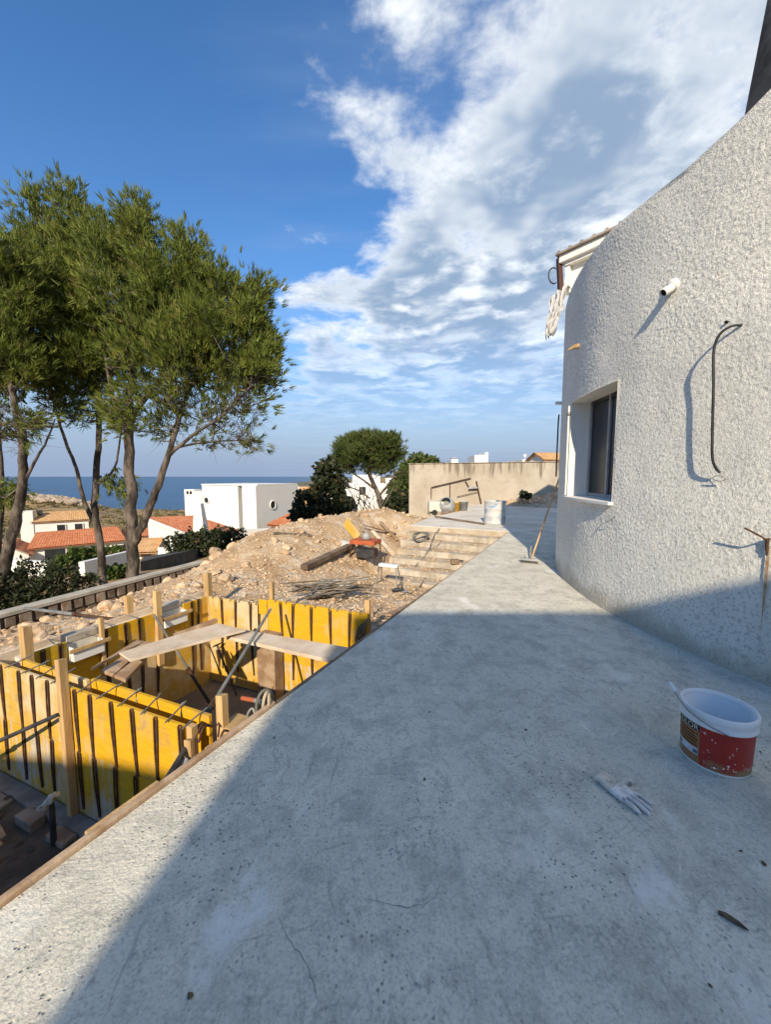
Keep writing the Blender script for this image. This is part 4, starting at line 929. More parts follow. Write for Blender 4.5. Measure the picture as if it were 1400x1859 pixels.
# dark beam on the heap
def on_plot(px, py):               # where the sight line meets the plot
    x, y, k = ray(px, py); t = np.arange(2.5, 16.5, .02); X_, Y_, Z_ = x * t, y * t, CAM_H + k * t
    s = (X_ + 1.343) * e[0] + (Y_ - 1.21) * e[1]; w = -(X_ + 1.343) * e[1] + (Y_ - 1.21) * e[0]; gz_ = plot_h(s, w)
    hit = (Z_ <= gz_ + .02) & (s > 3.45); i = int(np.argmax(hit)) if hit.any() else int(np.argmin(np.where(s > 6, Z_ - gz_, 99))); return W(float(s[i]), float(w[i]), float(gz_[i]))
a_, b_ = on_plot(552, 1036), on_plot(640, 994)
mb = MB(); mb.beam(a_ + Vector((0, 0, .09)), b_ + Vector((0, 0, .10)), .16, .10); solo('beam', mb, M['dark_timber'], 'heavy dark timber beam lying up the slope of the heap', 'beam', a_, bevel=.006)
a_, b_ = on_plot(497, 970), on_plot(566, 974)
mb = MB(); mb.tube([a_ + Vector((0, 0, .05)), b_ + Vector((0, 0, .05))], .03, 8); solo('pole', mb, M['dark_wood'] if 'dark_wood' in M else M['dead_wood'], 'dark round pole lying along the top of the heap', 'pole', a_)
# heap of cut reinforcement bars and sticks
c = on_plot(582, 1078); bars = thing('stick_pile', 'pile of dark sticks and bars behind the yellow panels', 'stick pile', c)
r_ = random.Random(3)
for i in range(46):
    a = r_.gauss(.5, .35); L = r_.uniform(.35, 1.1); p = c + Vector((r_.uniform(-.38, .42), r_.uniform(-.3, .45), .03 + r_.random() * .13)); d = Vector((math.cos(a), math.sin(a), r_.uniform(-.08, .16))) * L / 2
    mb = MB(); mb.tube([p - d, p + Vector((0, 0, r_.uniform(-.02, .03))), p + d], r_.uniform(.007, .017), 5); part('stick', mb, M['dead_wood' if i % 3 else 'steel'], bars)
a_, b_ = on_plot(556, 1090), on_plot(618, 1081); mb = MB(); mb.tube([a_ + Vector((0, 0, .05)), b_ + Vector((0, 0, .05))], .028, 8); solo('pole', mb, M['dead_wood'], 'single dark pole lying in front of the stick pile', 'pole', a_)
# site saw bench: orange top on rusty legs
c = on_plot(664, 1018); sb = thing('saw_bench', 'small orange topped saw bench on thin legs before the heap', 'bench', c); ZB = .56
ax = Vector((.93, -.36, 0)); ay = Vector((.36, .93, 0)); FB2 = zframe(c, ax)
mb = MB(); mb.fbox(FB2, -.33, .33, -.24, .24, ZB - .10, ZB); part('table_top', mb, M['orange_paint'], sb, .008)
for sx_ in (-1, 1):
    for sy_ in (-1, 1): mb = MB(); mb.tube([FB2(sx_ * .29, sy_ * .2, ZB - .1), FB2(sx_ * .34, sy_ * .25, -.03)], .016, 6); part('leg', mb, M['rust'], sb)
for sx_ in (-1, 1): mb = MB(); mb.tube([FB2(sx_ * .32, -.22, .2), FB2(sx_ * .32, .22, .2)], .012, 6); part('brace', mb, M['rust'], sb)
mb = MB(); mb.fbox(FB2, -.18, .28, -.2, .15, .12, .34); part('motor', mb, M['black_steel'], sb, .02)
mb = MB(); q_ = FB2(.02, .0, ZB + .10); mb.lathe([(.0, .0), (.09, .0), (.11, .03), (.10, .10), (.05, .16), (.0, .17)], q_ - Vector((0, 0, .1)), 14); part('blade_guard', mb, M['ash_metal'], sb)
mb = MB(); mb.tube([FB2(.0, .0, ZB + .14), FB2(-.10, .03, ZB + .2)], .012, 6); part('handle', mb, M['black_steel'], sb)
mb = MB(); p = FB2(-.46, .18, 0); mb.beam(p + Vector((.16, 0, ZB - .02)), p + Vector((-.20, .34, ZB + .36)), .26, .03, (.3, 1, .3)); solo('yellow_board', mb, M['panel_worn'], 'yellow formwork board propped behind the saw bench', 'board', p, bevel=.003)
mb = MB(); p = FB2(-.62, .1, 0); mb.box(p + Vector((0, 0, .42)), (.34, .26, .05)); 
V_ = [p + Vector((.24 * math.cos(a) * (1 + .3 * math.sin(3 * a)), .17 * math.sin(a), .34)) for a in np.linspace(0, 6.0, 9)] + [p + Vector((.1 * math.cos(a), .08 * math.sin(a), .46 + .03 * math.sin(2 * a))) for a in np.linspace(0, 6.0, 9)]
mb = MB(); mb.add(V_, [(i, (i + 1) % 9, 9 + (i + 1) % 9, 9 + i) for i in range(9)] + [tuple(range(9, 18))], True); solo('cement_bag', mb, M['cloth'], 'crumpled white bag lying left of the saw bench', 'bag', p)
for i, (q1, q2, lab) in enumerate([((676, 972), (716, 1014), 'pale plank leaning down right of the saw bench'), ((660, 962), (718, 972), 'short dark plank on the heap above the saw bench'), ((690, 955), (722, 985), 'grey offcut plank lying on the heap beside the steps')]):
    a_, b_ = on_plot(*q1), on_plot(*q2); mb = MB(); mb.beam(a_ + Vector((0, 0, .16)), b_ + Vector((0, 0, .08)), .12, .03); solo('plank', mb, M[['plywood', 'dark_timber', 'old_timber'][i]], lab, 'plank', b_, bevel=.004)
def step_z(s): 
    i = min(6, max(0, math.ceil((10.376 - s) / TREAD))); return -RISE * i + .004 if i else 0
def on_step(px, py):
    x, y, k = ray(px, py); t = np.arange(6, 16.8, .012); X_, Y_, Z_ = x * t, y * t, CAM_H + k * t
    s = (X_ + 1.343) * e[0] + (Y_ - 1.21) * e[1]; w = -(X_ + 1.343) * e[1] + (Y_ - 1.21) * e[0]
    z = np.where(s > 7.55, np.array([step_z(q) for q in s]), plot_h(s, w)); i = int(np.argmax(Z_ <= z + .01)); return Vector((X_[i], Y_[i], z[i]))
# trestle
c = on_step(706, 1064); tr = thing('trestle', 'small white topped metal trestle at the foot of the steps', 'trestle', c); FT = zframe(c, (.9, -.4))
mb = MB(); mb.fbox(FT, -.22, .22, -.07, .07, .44, .50); part('top', mb, M['white_plastic'], tr, .01)
for sx_ in (-1, 1):
    for sy_ in (-1, 1): mb = MB(); mb.tube([FT(sx_ * .19, sy_ * .04, .45), FT(sx_ * .25, sy_ * .15, -.03)], .013, 6); part('leg', mb, M['steel'], tr)
c = on_step(724, 1076); gt = thing('angle_grinder', 'small dark grinder lying at the foot of the steps', 'grinder', c)
mb = MB(); mb.tube([c + Vector((-.14, 0, .06)), c + Vector((.02, .02, .07)), c + Vector((.1, .03, .08))], [.035, .04, .03], 8); part('body', mb, M['black_steel'], gt)
mb = MB(); mb.tube([c + Vector((.12, .03, .03)), c + Vector((.12, .03, .036))], .075, 16); part('disc', mb, M['ash_metal'], gt)
mb = MB(); mb.tube([c + Vector((.06, .03, .08)), c + Vector((.07, .0, .16))], .014, 6); part('side_handle', mb, M['black_rubber'], gt)
# peg by the deck edge
p = on_plot(676, 1116); mb = MB(); mb.tube([p, p + Vector((0, 0, .26))], [.022, .02], 4); solo('peg', mb, M['old_timber'], 'short square peg standing behind the yellow panels near the deck', 'peg', p)
for (q1, q2, lab) in [((705, 1122), (752, 1098), 'splintered plank half buried beside the deck edge')]:
    a_, b_ = on_plot(*q1), on_plot(*q2); mb = MB(); mb.beam(a_ + Vector((0, 0, .06)), b_ + Vector((0, 0, .06)), .09, .03); solo('plank', mb, M['old_timber'], lab, 'plank', a_, bevel=.004)
# things on the steps
c = on_step(762, 985); mb = MB()
for i in range(4): 
    pts = [c + Vector((.19 * math.cos(t) * (1 + .06 * math.sin(3 * t + i)), .15 * math.sin(t), .03 + .10 + .10 * math.sin(t) + .012 * i)) for t in np.linspace(0, 6.28, 26)]
    mb.tube(pts, .012, 6, False)
cl = thing('cable_coil', 'dark coil of cable lying on the block steps', 'cable', c)
for i in range(4):
    mb = MB(); pts = [c + Vector((.20 * math.cos(t) * (1 + .08 * math.sin(3 * t + i)) + .02 * i, .10 * math.sin(t) + .02 * i, .02 + .11 + .11 * math.sin(t + .2 * i))) for t in np.linspace(0, 6.28, 26)]
    mb.tube(pts, .012, 6, False); part('loop', mb, M['hose'], cl)
def cable(pts, lab, r=.012, m='hose', fn=on_step, nm='cable'):
    P_ = [fn(*p) + Vector((0, 0, r * .8)) for p in pts]; mb = MB(); mb.tube(smooth_path(P_, 5), r, 6); return solo(nm, mb, M[m], lab, 'cable', P_[0])
cable([(802, 955), (790, 972), (784, 985), (778, 1000), (774, 1008)], 'dark cable running down the upper block steps')
cable([(773, 1018), (780, 1026), (795, 1029), (812, 1022), (828, 1024)], 'brown cable curling across the lower steps to a tool', .012, 'tan_hose')
cable([(785, 1032), (772, 1050), (760, 1068), (745, 1078), (728, 1080)], 'dark cable trailing from the lower steps to the grinder', .014)
cable([(800, 988), (778, 1010), (752, 1030)], 'thin grey cable slanting over the middle steps', .008, 'galv')
# sand and chips strewn over the steps
_r = np.random.default_rng(44); b_ = bmesh.new(); bmesh.ops.create_icosphere(b_, subdivisions=1, radius=.5); BV_ = np.array([v_.co[:] for v_ in b_.verts]); BF_ = np.array([[v_.index for v_ in f.verts] for f in b_.faces]); b_.free()
n_ = 1100; s_ = 10.37 - 2.8 * _r.random(n_) ** .8; w_ = .1 + 2.7 * _r.random(n_); sz2 = .008 + .05 * _r.random(n_) ** 3; C_s = np.array([W(float(a), float(b), step_z(float(a)) + float(q) * .2) for a, b, q in zip(s_, w_, sz2)])
V_s = BV_[None] * (1 + _r.uniform(-.3, .3, (n_, 12, 1))) * sz2[:, None, None] * _r.uniform(.6, 1.3, (n_, 1, 3)) + C_s[:, None]
o = link('step_debris', np_mesh('step_debris', V_s.reshape(-1, 3), (BF_[None] + (np.arange(n_) * 12)[:, None, None]).reshape(-1, 3)), M['rubble']); tag(o, 'sand and stone chips strewn over the block steps', 'debris', None, 'stuff')
c = on_step(826, 1032); t = thing('power_tool', 'small dark tool lying on the steps by the deck edge', 'tool', c)
mb = MB(); mb.box(c + Vector((0, 0, .06)), (.20, .13, .12)); part('body', mb, M['dark_timber'], t, .02)
mb = MB(); mb.tube([c + Vector((.08, 0, .09)), c + Vector((.2, .02, .07))], .02, 8); part('spout', mb, M['black_steel'], t)

# ================================================================== ON THE LANDING AND DECK
# steel drum
c = Vector((3.52, 12.35, 0)); dr = thing('steel_drum', 'cut down grey steel drum with blue paint at the head of the steps', 'drum', c); rd, hd = .335, .72
mb = MB(); mb.lathe([(0, .012), (rd - .01, .012), (rd, 0), (rd, .02), (rd - .006, .03), (rd - .006, .22), (rd + .006, .24), (rd - .006, .26), (rd - .006, .46), (rd + .006, .48), (rd - .006, .50), (rd - .004, hd - .02), (rd + .008, hd), (rd - .008, hd), (rd - .02, hd - .03), (rd - .02, .03), (0, .03)], c, 40); part('shell', mb, M['blue_drum'], dr)
mb = MB(); mb.lathe([(0, 0), (rd - .022, 0)], c + Vector((0, 0, hd - .09)), 30); part('contents', mb, mat('grey_slurry', (.32, .31, .29), (.40, .38, .35), 4, .6, 6), dr)
# push broom leaning on the house
hb = Vector((2.50, 6.60, 0)); t = thing('push_broom', 'push broom with long pale handle leaning on the round house', 'broom', hb)
ht = hp(phiY(7.02), HR + .02, 1.46)
mb = MB(); mb.tube([hb + Vector((.06, .05, .07)), ht], .015, 8); part('handle', mb, M['timber'], t)
FBm = frame(hb, (.9, -.42)); mb = MB(); mb.fbox(FBm, -.15, .15, -.035, .035, .045, .085); part('head', mb, M['ash_metal'], t, .006)
mb = MB()
for i in range(22):
    for j in range(4):
        a = -.14 + i * .0133; b = -.025 + j * .017; mb.tube([FBm(a, b, .046), FBm(a + random.uniform(-.01, .01), b + random.uniform(-.012, .012), .002)], .004, 3, False)
br = part('bristles', mb, M['hose'], t); br['kind'] = 'stuff'
mb = MB(); mb.tube([hb + Vector((.03, .02, .08)), hb + Vector((.035, .03, .30))], .012, 6); part('brace', mb, M['galv'], t)
# oval paint bucket
bc = Vector((1.755, 1.93, 0)); bk = thing('paint_bucket', 'white plastic paint bucket with red label standing on the deck', 'bucket', bc)
BH, RB, RT = .295, .146, .155
def brad(z): return RB + (RT - RB) * z / BH
mb = MB(); mb.lathe([(0, .004), (RB - .012, .004), (RB - .004, 0), (RB, .006), (brad(BH), BH), (RT - .005, BH), (RB - .006, .012), (0, .012)], bc, 56); part('tub', mb, M['white_plastic'], bk)
mb = MB(); mb.lathe([(brad(.232), .232), (RT + .006, .232), (RT + .007, .236), (RT + .004, .242), (RT + .004, .268), (RT + .008, .276), (RT + .008, BH + .006), (RT + .004, BH + .011), (RT - .004, BH + .010), (RT - .006, BH - .01)], bc, 56); part('rim', mb, M['white_plastic'], bk)
tcam = math.atan2(-bc.y, -bc.x)                     # direction that faces the viewer
def shell(a0, a1, z0, z1, off, n=28, k=6):
    mb = MB(); V_ = []
    for j in range(k + 1):
        z = z0 + (z1 - z0) * j / k
        for i in range(n + 1):
            t = tcam + R(a0 + (a1 - a0) * i / n); r = brad(z) + off; V_.append((bc.x + r * math.cos(t), bc.y + r * math.sin(t), z))
    mb.add(V_, [(j * (n + 1) + i, j * (n + 1) + i + 1, (j + 1) * (n + 1) + i + 1, (j + 1) * (n + 1) + i) for j in range(k) for i in range(n)], True); return mb
def label_mat(name, col, dirt):
    m, gg, b, co = new_mat(name); b.inputs['Roughness'].default_value = .4
    x, y, z = gg.sep(co)
    c_ = gg.mix(gg.ramp(gg.noise(co, 9, 6, .6), .4, .7), col, tuple(v_ * .8 for v_ in col))
    low = gg.math('ADD', gg.noise(co, 11, 7, .65), gg.ramp(z, .11, .0, 0, .34))
    c_ = gg.mix(gg.ramp(low, .62, .78), c_, (.25, .15, .07))
    c_ = gg.mix(gg.ramp(gg.noise(gg.mapping(co, loc=(4, 2, 1)), 26, 4, .6), .66, .70), c_, (.62, .50, .38)); gg.put(b.inputs['Base Color'], c_); return m
# angles run counter-clockwise seen from above: negative = left in the picture
part('red_label', shell(-24, 78, .018, .229, .0012), label_mat('red_label', (.36, .020, .012), 1), bk)
txt = part('text_label', shell(-82, -24.2, .018, .190, .0012), label_mat('ochre_label', (.33, .14, .04), 1), bk)
part('black_band', shell(-82, -24.2, .1902, .229, .0012), mat('black_print', (.02, .018, .016), (.04, .03, .03), 9, .5), txt)
for i, (z, a1) in enumerate([(.176, -27), (.160, -30), (.144, -27), (.128, -29), (.112, -27)]):
    part('print_line', shell(-76 + (i % 2) * 4, a1, z - .0045, z + .0025, .0022, 14, 1), M['brown_paint'], txt)
part('white_box', shell(-78, -25.5, .062, .098, .0022, 14, 2), mat('label_white', (.60, .62, .64), (.48, .50, .52), 14, .5), txt)
for a in (-72, -66, -34, -30): part('symbol', shell(a, a + 3.5, .068, .088, .0032, 4, 1), mat('symbol_ink', (.05, .07, .12), (.10, .12, .18), 9, .5), txt)
def wrap_text(s_, a0, a1, z0, size, off):
    cu = bpy.data.curves.new('lettering', 'FONT'); cu.body = s_; cu.size = 1; cu.fill_mode = 'FRONT'; ob = bpy.data.objects.new('lettering', cu); COL.objects.link(ob)
    dg = bpy.context.evaluated_depsgraph_get(); me = bpy.data.meshes.new_from_object(ob.evaluated_get(dg)); bpy.data.objects.remove(ob)
    xs = [v_.co.x for v_ in me.vertices]; x0, x1 = min(xs), max(xs); ys = [v_.co.y for v_ in me.vertices]; y1 = max(ys)
    for v_ in me.vertices:
        t = tcam + R(a0 + (a1 - a0) * (v_.co.x - x0) / (x1 - x0)); z = z0 + size * v_.co.y / y1; r = brad(z) + off
        v_.co = Vector((bc.x + r * math.cos(t), bc.y + r * math.sin(t), z)) - bc
    return me
lt = link('lettering', wrap_text('COLOR', -76, -26, .195, .030, .0026), mat('cream_print', (.66, .60, .45), (.55, .49, .36), 9, .5), txt)
# handle with grip resting on the rim
t0 = tcam - R(95); t1 = tcam + R(40)
hpnt = lambda t, r, z: Vector((bc.x + r * math.cos(t), bc.y + r * math.sin(t), z))
pa, pb = hpnt(tcam - R(78), RT + .02, BH - .005), hpnt(tcam + R(18), RT + .018, .235)
mb = MB(); mb.tube(smooth_path([hpnt(tcam - R(97), RT + .045, BH + .028), pa + Vector((0, 0, .01)), hpnt(tcam - R(40), RT + .022, BH - .008), hpnt(tcam - R(10), RT + .02, .26), pb], 6), .0028, 6); part('handle', mb, M['steel'], bk)
mb = MB(); q0 = hpnt(tcam - R(100), RT + .062, BH + .034); q1 = hpnt(tcam - R(86), RT + .026, BH + .016); mb.tube([q0, q1], .010, 8); part('handle_grip', mb, M['white_plastic'], bk)
rr = random.Random(9)
for i in range(24):
    a = rr.uniform(-20, 70); z = rr.choice([rr.uniform(.03, .09), rr.uniform(.03, .19)]); t = tcam + R(a); n_ = Vector((math.cos(t), math.sin(t), 0)); c = bc + n_ * (brad(z) + .0015) + Vector((0, 0, z)); q = rr.uniform(.0012, .003) * (2.4 if i < 5 else 1)
    mb = MB(); mb.tube([c - n_ * .001, c + n_ * .0016], [q, q * .6], 7); part('splash', mb, M['pvc'], bk)
# work glove
gp = G(1092, 1416); gt_ = thing('work_glove', 'worn grey work glove lying palm down on the deck', 'glove', gp)
dvec = (G(1178, 1472) - G(1092, 1412)).normalized(); side = Vector((-dvec.y, dvec.x, 0))            # along fingers, towards thumb side
def gpt(a, b, z): return gp + dvec * a + side * b + Vector((0, 0, z))
def skin(name, verts, edges, radii, m, lv=2):
    me = bpy.data.meshes.new(name); me.from_pydata([tuple(v_ - gp) for v_ in verts], edges, []); o = link(name, me, m, gt_)
    o.modifiers.new('skin', 'SKIN'); 
    if not me.skin_vertices: pass
    for i, r in enumerate(radii): sv = me.skin_vertices[0].data[i]; sv.radius = r if isinstance(r, tuple) else (r, r); sv.use_root = (i == 0)
    s2 = o.modifiers.new('sub', 'SUBSURF'); s2.levels = lv; s2.render_levels = lv
    for md in o.modifiers:
        if md.type == 'SKIN': md.use_smooth_shade = True
    return o
M['glove_palm'] = mat('glove_palm', (.56, .52, .47), (.76, .71, .64), 30, .8, 6, bump=.6, bscale=60, bdist=.004, c3=(.22, .21, .20), s3=20, lo3=.56, hi3=.72)
M['glove_cuff'] = mat('glove_cuff', (.70, .62, .49), (.50, .44, .35), 26, .9, 6, bump=.7, bscale=90, bdist=.004, c3=(.25, .22, .18), s3=14, lo3=.56, hi3=.70)
# shell of the hand as a lofted sleeve: cuff -> palm -> knuckles
def loft(name, secs, m, n=20):
    V_ = []; 
    for (a, b, z, rw, rh, sq) in secs:
        for k in range(n):
            t = 2 * math.pi * k / n; cx, cz = math.cos(t), math.sin(t); cx = math.copysign(abs(cx) ** sq, cx); cz = math.copysign(abs(cz) ** sq, cz)
            wob = 1 + .26 * mnoise.noise((cx * 2.2, cz * 2.2, a * 38)) + .07 * mnoise.noise((cx * 6, cz * 6, a * 90)); V_.append(gpt(a, b + rw * cx * wob, max(.001, z + rh * cz * wob)))
    Fs = [(j * n + k, j * n + (k + 1) % n, (j + 1) * n + (k + 1) % n, (j + 1) * n + k) for j in range(len(secs) - 1) for k in range(n)]
    mb = MB(); mb.add(V_, Fs, True); o = part(name, mb, m, gt_); s2 = o.modifiers.new('sub', 'SUBSURF'); s2.levels = 1; s2.render_levels = 1; return o
loft('cuff', [(-.012, .004, .018, .046, .015, .7), (-.006, .002, .019, .045, .017, .7), (.004, .001, .017, .041, .015, .7), (.018, -.002, .018, .042, .016, .7), (.035, .002, .015, .043, .013, .7), (.056, .003, .016, .046, .014, .7), (.075, .0, .014, .047, .012, .7)], M['glove_cuff'])
loft('palm', [(.068, .0, .0145, .0485, .0125, .7), (.085, .0, .015, .050, .014, .7), (.105, .0, .014, .051, .013, .65), (.125, .0, .014, .049, .012, .65), (.138, .0, .013, .042, .009, .7), (.142, .0, .012, .03, .004, .8)], M['glove_palm'])
mb = MB(); mb.lathe([(.0, 0), (.028, 0)], gpt(-.024, .002, .02), 12)
fing = [(-.038, .072, -.10), (-.0130, .094, .02), (.0125, .090, .05), (.037, .070, .20)]
for b, L, sp_ in fing:
    v_ = [gpt(.115, b * .92, .013), gpt(.136, b, .015), gpt(.136 + L * .42, b + sp_ * L * .42 + .003 * math.sin(b * 400), .019), gpt(.136 + L * .75, b + sp_ * L * .8, .013), gpt(.136 + L, b + sp_ * L * 1.25, .010)]
    f_ = skin('finger', v_, [(0, 1), (1, 2), (2, 3), (3, 4)], [(.010, .0125), (.0095, .0118), (.0090, .0110), (.0085, .0105), (.0075, .0092)], M['glove_palm'])
v_ = [gpt(.060, .030, .015), gpt(.078, .050, .018), gpt(.094, .064, .024), gpt(.104, .070, .030), gpt(.108, .062, .036)]
skin('thumb', v_, [(0, 1), (1, 2), (2, 3), (3, 4)], [.014, .0125, .0115, .0105, .009], M['glove_cuff'])
mb = MB(); V_ = []
for k in range(20): t = 2 * math.pi * k / 20; V_.append(gpt(-.0095, .003 + .038 * math.cos(t), max(.0015, .018 + .011 * math.sin(t))))
mb.add(V_, [tuple(range(20))]); part('opening', mb, M['dark'], gt_)
# litter on the deck
def litter(name, px, py, L, wid, hgt, ang_, m, lab, cat):
    c = G(px, py); d = Vector((math.cos(ang_), math.sin(ang_), 0)); mb = MB(); pts = [c - d * L / 2 + Vector((0, 0, hgt * .5)), c - d * L * .2 + Vector((0, .002, hgt * .7)), c + d * L * .2 + Vector((0, 0, hgt * .6)), c + d * L / 2 + Vector((0, -.003, hgt * .4))]
    mb.tube(pts, [wid * .35, wid * .5, wid * .42, wid * .12], 7); return solo(name, mb, m, lab, cat, c)
M['brown_chip'] = mat('brown_chip', (.16, .11, .06), (.08, .055, .03), 30, .9)
litter('wood_splinter', 1330, 1673, .075, .018, .012, R(-42), M['brown_chip'], 'brown wood splinter on the deck near the right edge', 'splinter')
for px, py, r_, lab in [(771, 1415, .011, 'tiny brown chip in the middle of the deck'), (1345, 1545, .010, 'small dark chip on the deck below the bucket'), (1387, 1568, .014, 'small brown chip at the right edge of the deck'), (955, 1325, .012, 'dark speck of mortar on the deck left of the bucket'), (345, 1808, .016, 'dark round pebble near the bottom of the deck'), (1290, 1790, .009, 'dark chip low on the deck at right'), (498, 1340, .012, 'dark mortar crumb near the tan hose'), (780, 1293, .010, 'little dark crumb in the shaded deck'), (1381, 1365, .010, 'dark crumb beside the foot of the bucket')]:
    o = link('chip', rocks[int(px) % 9].copy(), None, None, G(px, py) + Vector((0, 0, r_ * .3)), (0, 0, px), (r_ * 1.6, r_ * 1.2, r_)); o.data.materials[0] = M['brown_chip']; tag(o, lab, 'chip')
# clutter on the landing: mixer, buckets, planks, old frame, stack on trestle
c = Vector((2.35, 16.3, -.12)); mx = thing('cement_mixer', 'old grey cement mixer standing on the left of the landing', 'mixer', c)
mb = MB(); mb.box(c + Vector((-.22, 0, .36)), (.62, .5, .42)); part('motor_housing', mb, M['far_concrete'], mx, .03)
mb = MB(); prof = [(.0, .0), (.2, .0), (.33, .12), (.36, .3), (.30, .5), (.22, .6), (.19, .6), (.27, .48), (.31, .3), (.0, .1)]
mb.lathe(prof, (0, 0, 0), 26); Rm = Vector((-.25, -.75, .62)).to_track_quat('Z', 'Y').to_matrix().to_4x4(); mb.v = [tuple(c + Vector((.30, .12, .22)) + (Rm @ Vector(p))) for p in mb.v]; part('mixing_drum', mb, M['ash_metal'], mx)
for dx, dy in ((-.45, .2), (-.45, -.2), (.3, .25), (.3, -.25)): mb = MB(); mb.tube([c + Vector((dx, dy, .25)), c + Vector((dx * 1.15, dy * 1.3, 0))], .02, 6); part('leg', mb, M['black_steel'], mx)
for sy_ in (-.3, .3): mb = MB(); mb.tube([c + Vector((-.3, sy_ - .03, .12)), c + Vector((-.3, sy_ + .03, .12))], .12, 14); part('wheel', mb, M['black_rubber'], mx)
def pail(c, r0, r1, h_, m, lab):
    t = thing('mortar_pail', lab, 'pail', c); mb = MB(); mb.lathe([(0, .01), (r0, .0), (r1, h_), (r1 + .015, h_), (r1 - .01, h_ - .01), (r0 - .01, .02), (0, .02)], c, 24); part('tub', mb, m, t)
    mb = MB(); mb.tube(arc(Vector(c) + Vector((0, 0, h_ - .02)), Vector((1, 0, 0)), Vector((0, -.5, -.85)), r1, r1, 0, math.pi, 14), .006, 5); part('handle', mb, M['steel'], t); return t
pail(Vector((3.02, 16.6, -.002)), .17, .2, .38, M['yellow_paint'], 'yellow mortar pail beside the cement mixer')
pail(Vector((3.42, 16.9, -.002)), .17, .21, .40, M['ash_metal'], 'dark grey mortar pail right of the yellow one')
for i, (q1, q2, m_, lab) in enumerate([((797, 935), (842, 925), 'old_timber', 'weathered plank lying before the cement mixer'), ((790, 940), (880, 953), 'dark_timber', 'long thin dark lath lying across the landing')]):
    a_, b_ = G(*q1), G(*q2); mb = MB(); mb.beam(a_ + Vector((0, 0, .05)), b_ + Vector((0, 0, .03)), .16 if i == 0 else .05, .05); solo('plank', mb, M[m_], lab, 'plank', a_, bevel=.005)
# rusty frame leaning on the boundary wall
t = thing('rusty_frame', 'thin rusty metal frame with shelf leaning on the boundary wall', 'frame', W(20.3, 3.2, 0))
def bwp(px, py, off=.12):          # point just in front of the boundary wall
    x, y, k = ray(px, py); o_ = W(20.66 - off, 0, 0); nn = (W(1, 0, 0) - W(0, 0, 0)); tt = o_.dot(nn) / (x * nn.x + y * nn.y); return Vector((x * tt, y * tt, CAM_H + k * tt))
for pts, r_ in [([(783, 885), (855, 868)], .03), ([(817, 878), (817, 912)], .028), ([(783, 886), (783, 905)], .025), ([(845, 873), (853, 887), (868, 888)], .028), ([(865, 873), (868, 888), (874, 915)], .035), ([(830, 902), (868, 893)], .018)]:
    mb = MB(); mb.tube([bwp(*q_) for q_ in pts], r_, 6); part('bar', mb, M['rust'], t)
p1_, p2_ = bwp(852, 886), bwp(868, 885); mb = MB(); mb.beam(p1_, p2_, .3, .09); part('shelf', mb, M['ash_metal'], t)
# spoil bank against the wall, shrub, stones
bq = []
V_ = []; nb = 26; mbk = 10
for i in range(nb + 1):
    w_ = 2.3 - 6.5 * i / nb
    for j in range(mbk + 1):
        k_ = j / mbk; top = .18 + .75 * min(1, i / nb * 1.9) ; zz = -.05 + (top + .12 * mnoise.noise((i * .5, j * .6, 0))) * (k_ ** .7); V_.append(W(19.55 + 1.08 * k_, w_, zz))
mb = MB(); mb.add(V_, [(i * (mbk + 1) + j, i * (mbk + 1) + j + 1, (i + 1) * (mbk + 1) + j + 1, (i + 1) * (mbk + 1) + j) for i in range(nb) for j in range(mbk)], True)
o = struct('earth_bank', mb, M['soil'])
rs = random.Random(8)
for i in range(22):
    k_ = rs.random(); w_ = 2.2 - 5.5 * k_; r_ = rs.uniform(.1, .3); o = link('rubble_stone', rs.choice(rocks), None, None, W(19.75 + rs.random() * .6, w_, .15 + .5 * min(1, k_ * 1.7) * rs.random()), (rs.random(), rs.random(), rs.random() * 6), (r_, r_, r_)); tag(o, 'stone on the earth bank below the boundary wall', 'stone', 'stones on the earth bank')
# stack of grey sheets on a bench, bag below
c = W(16.6, -2.35, 0); t = thing('sheet_stack', 'stack of grey sheets on blocks in the shade behind the round house', 'stack', c)
Fk = frame(c, (.9, -.42))
for i in range(7): mb = MB(); mb.fbox(Fk, -.75 + random.uniform(-.03, .03), .75, -.5, .5 + random.uniform(-.03, .03), .92 + i * .088, .92 + i * .088 + .07); part('sheet', mb, M['ash_metal'] if i % 2 else M['grey_block'], t, .006)
for sx_ in (-.6, .6): mb = MB(); mb.fbox(Fk, sx_ - .1, sx_ + .1, -.45, .45, 0, .915); part('support', mb, M['dark_timber'], t)
c = W(15.3, -1.55, 0); mb = MB(); V_ = []; bmr = bmesh.new(); bmesh.ops.create_icosphere(bmr, subdivisions=3, radius=1)
for v_ in bmr.verts: q_ = v_.co; dsp = 1 + .3 * mnoise.noise(q_ * 1.7); V_.append(c + Vector((q_.x * .42 * dsp, q_.y * .36 * dsp, max(0, .30 + q_.z * .36 * dsp))))
mb.add(V_, [[l.index for l in f.verts] for f in bmr.faces], True); bmr.free(); solo('sack', mb, M['cloth'], 'grey sack slumped on the shaded landing below the sheet stack', 'sack', c)

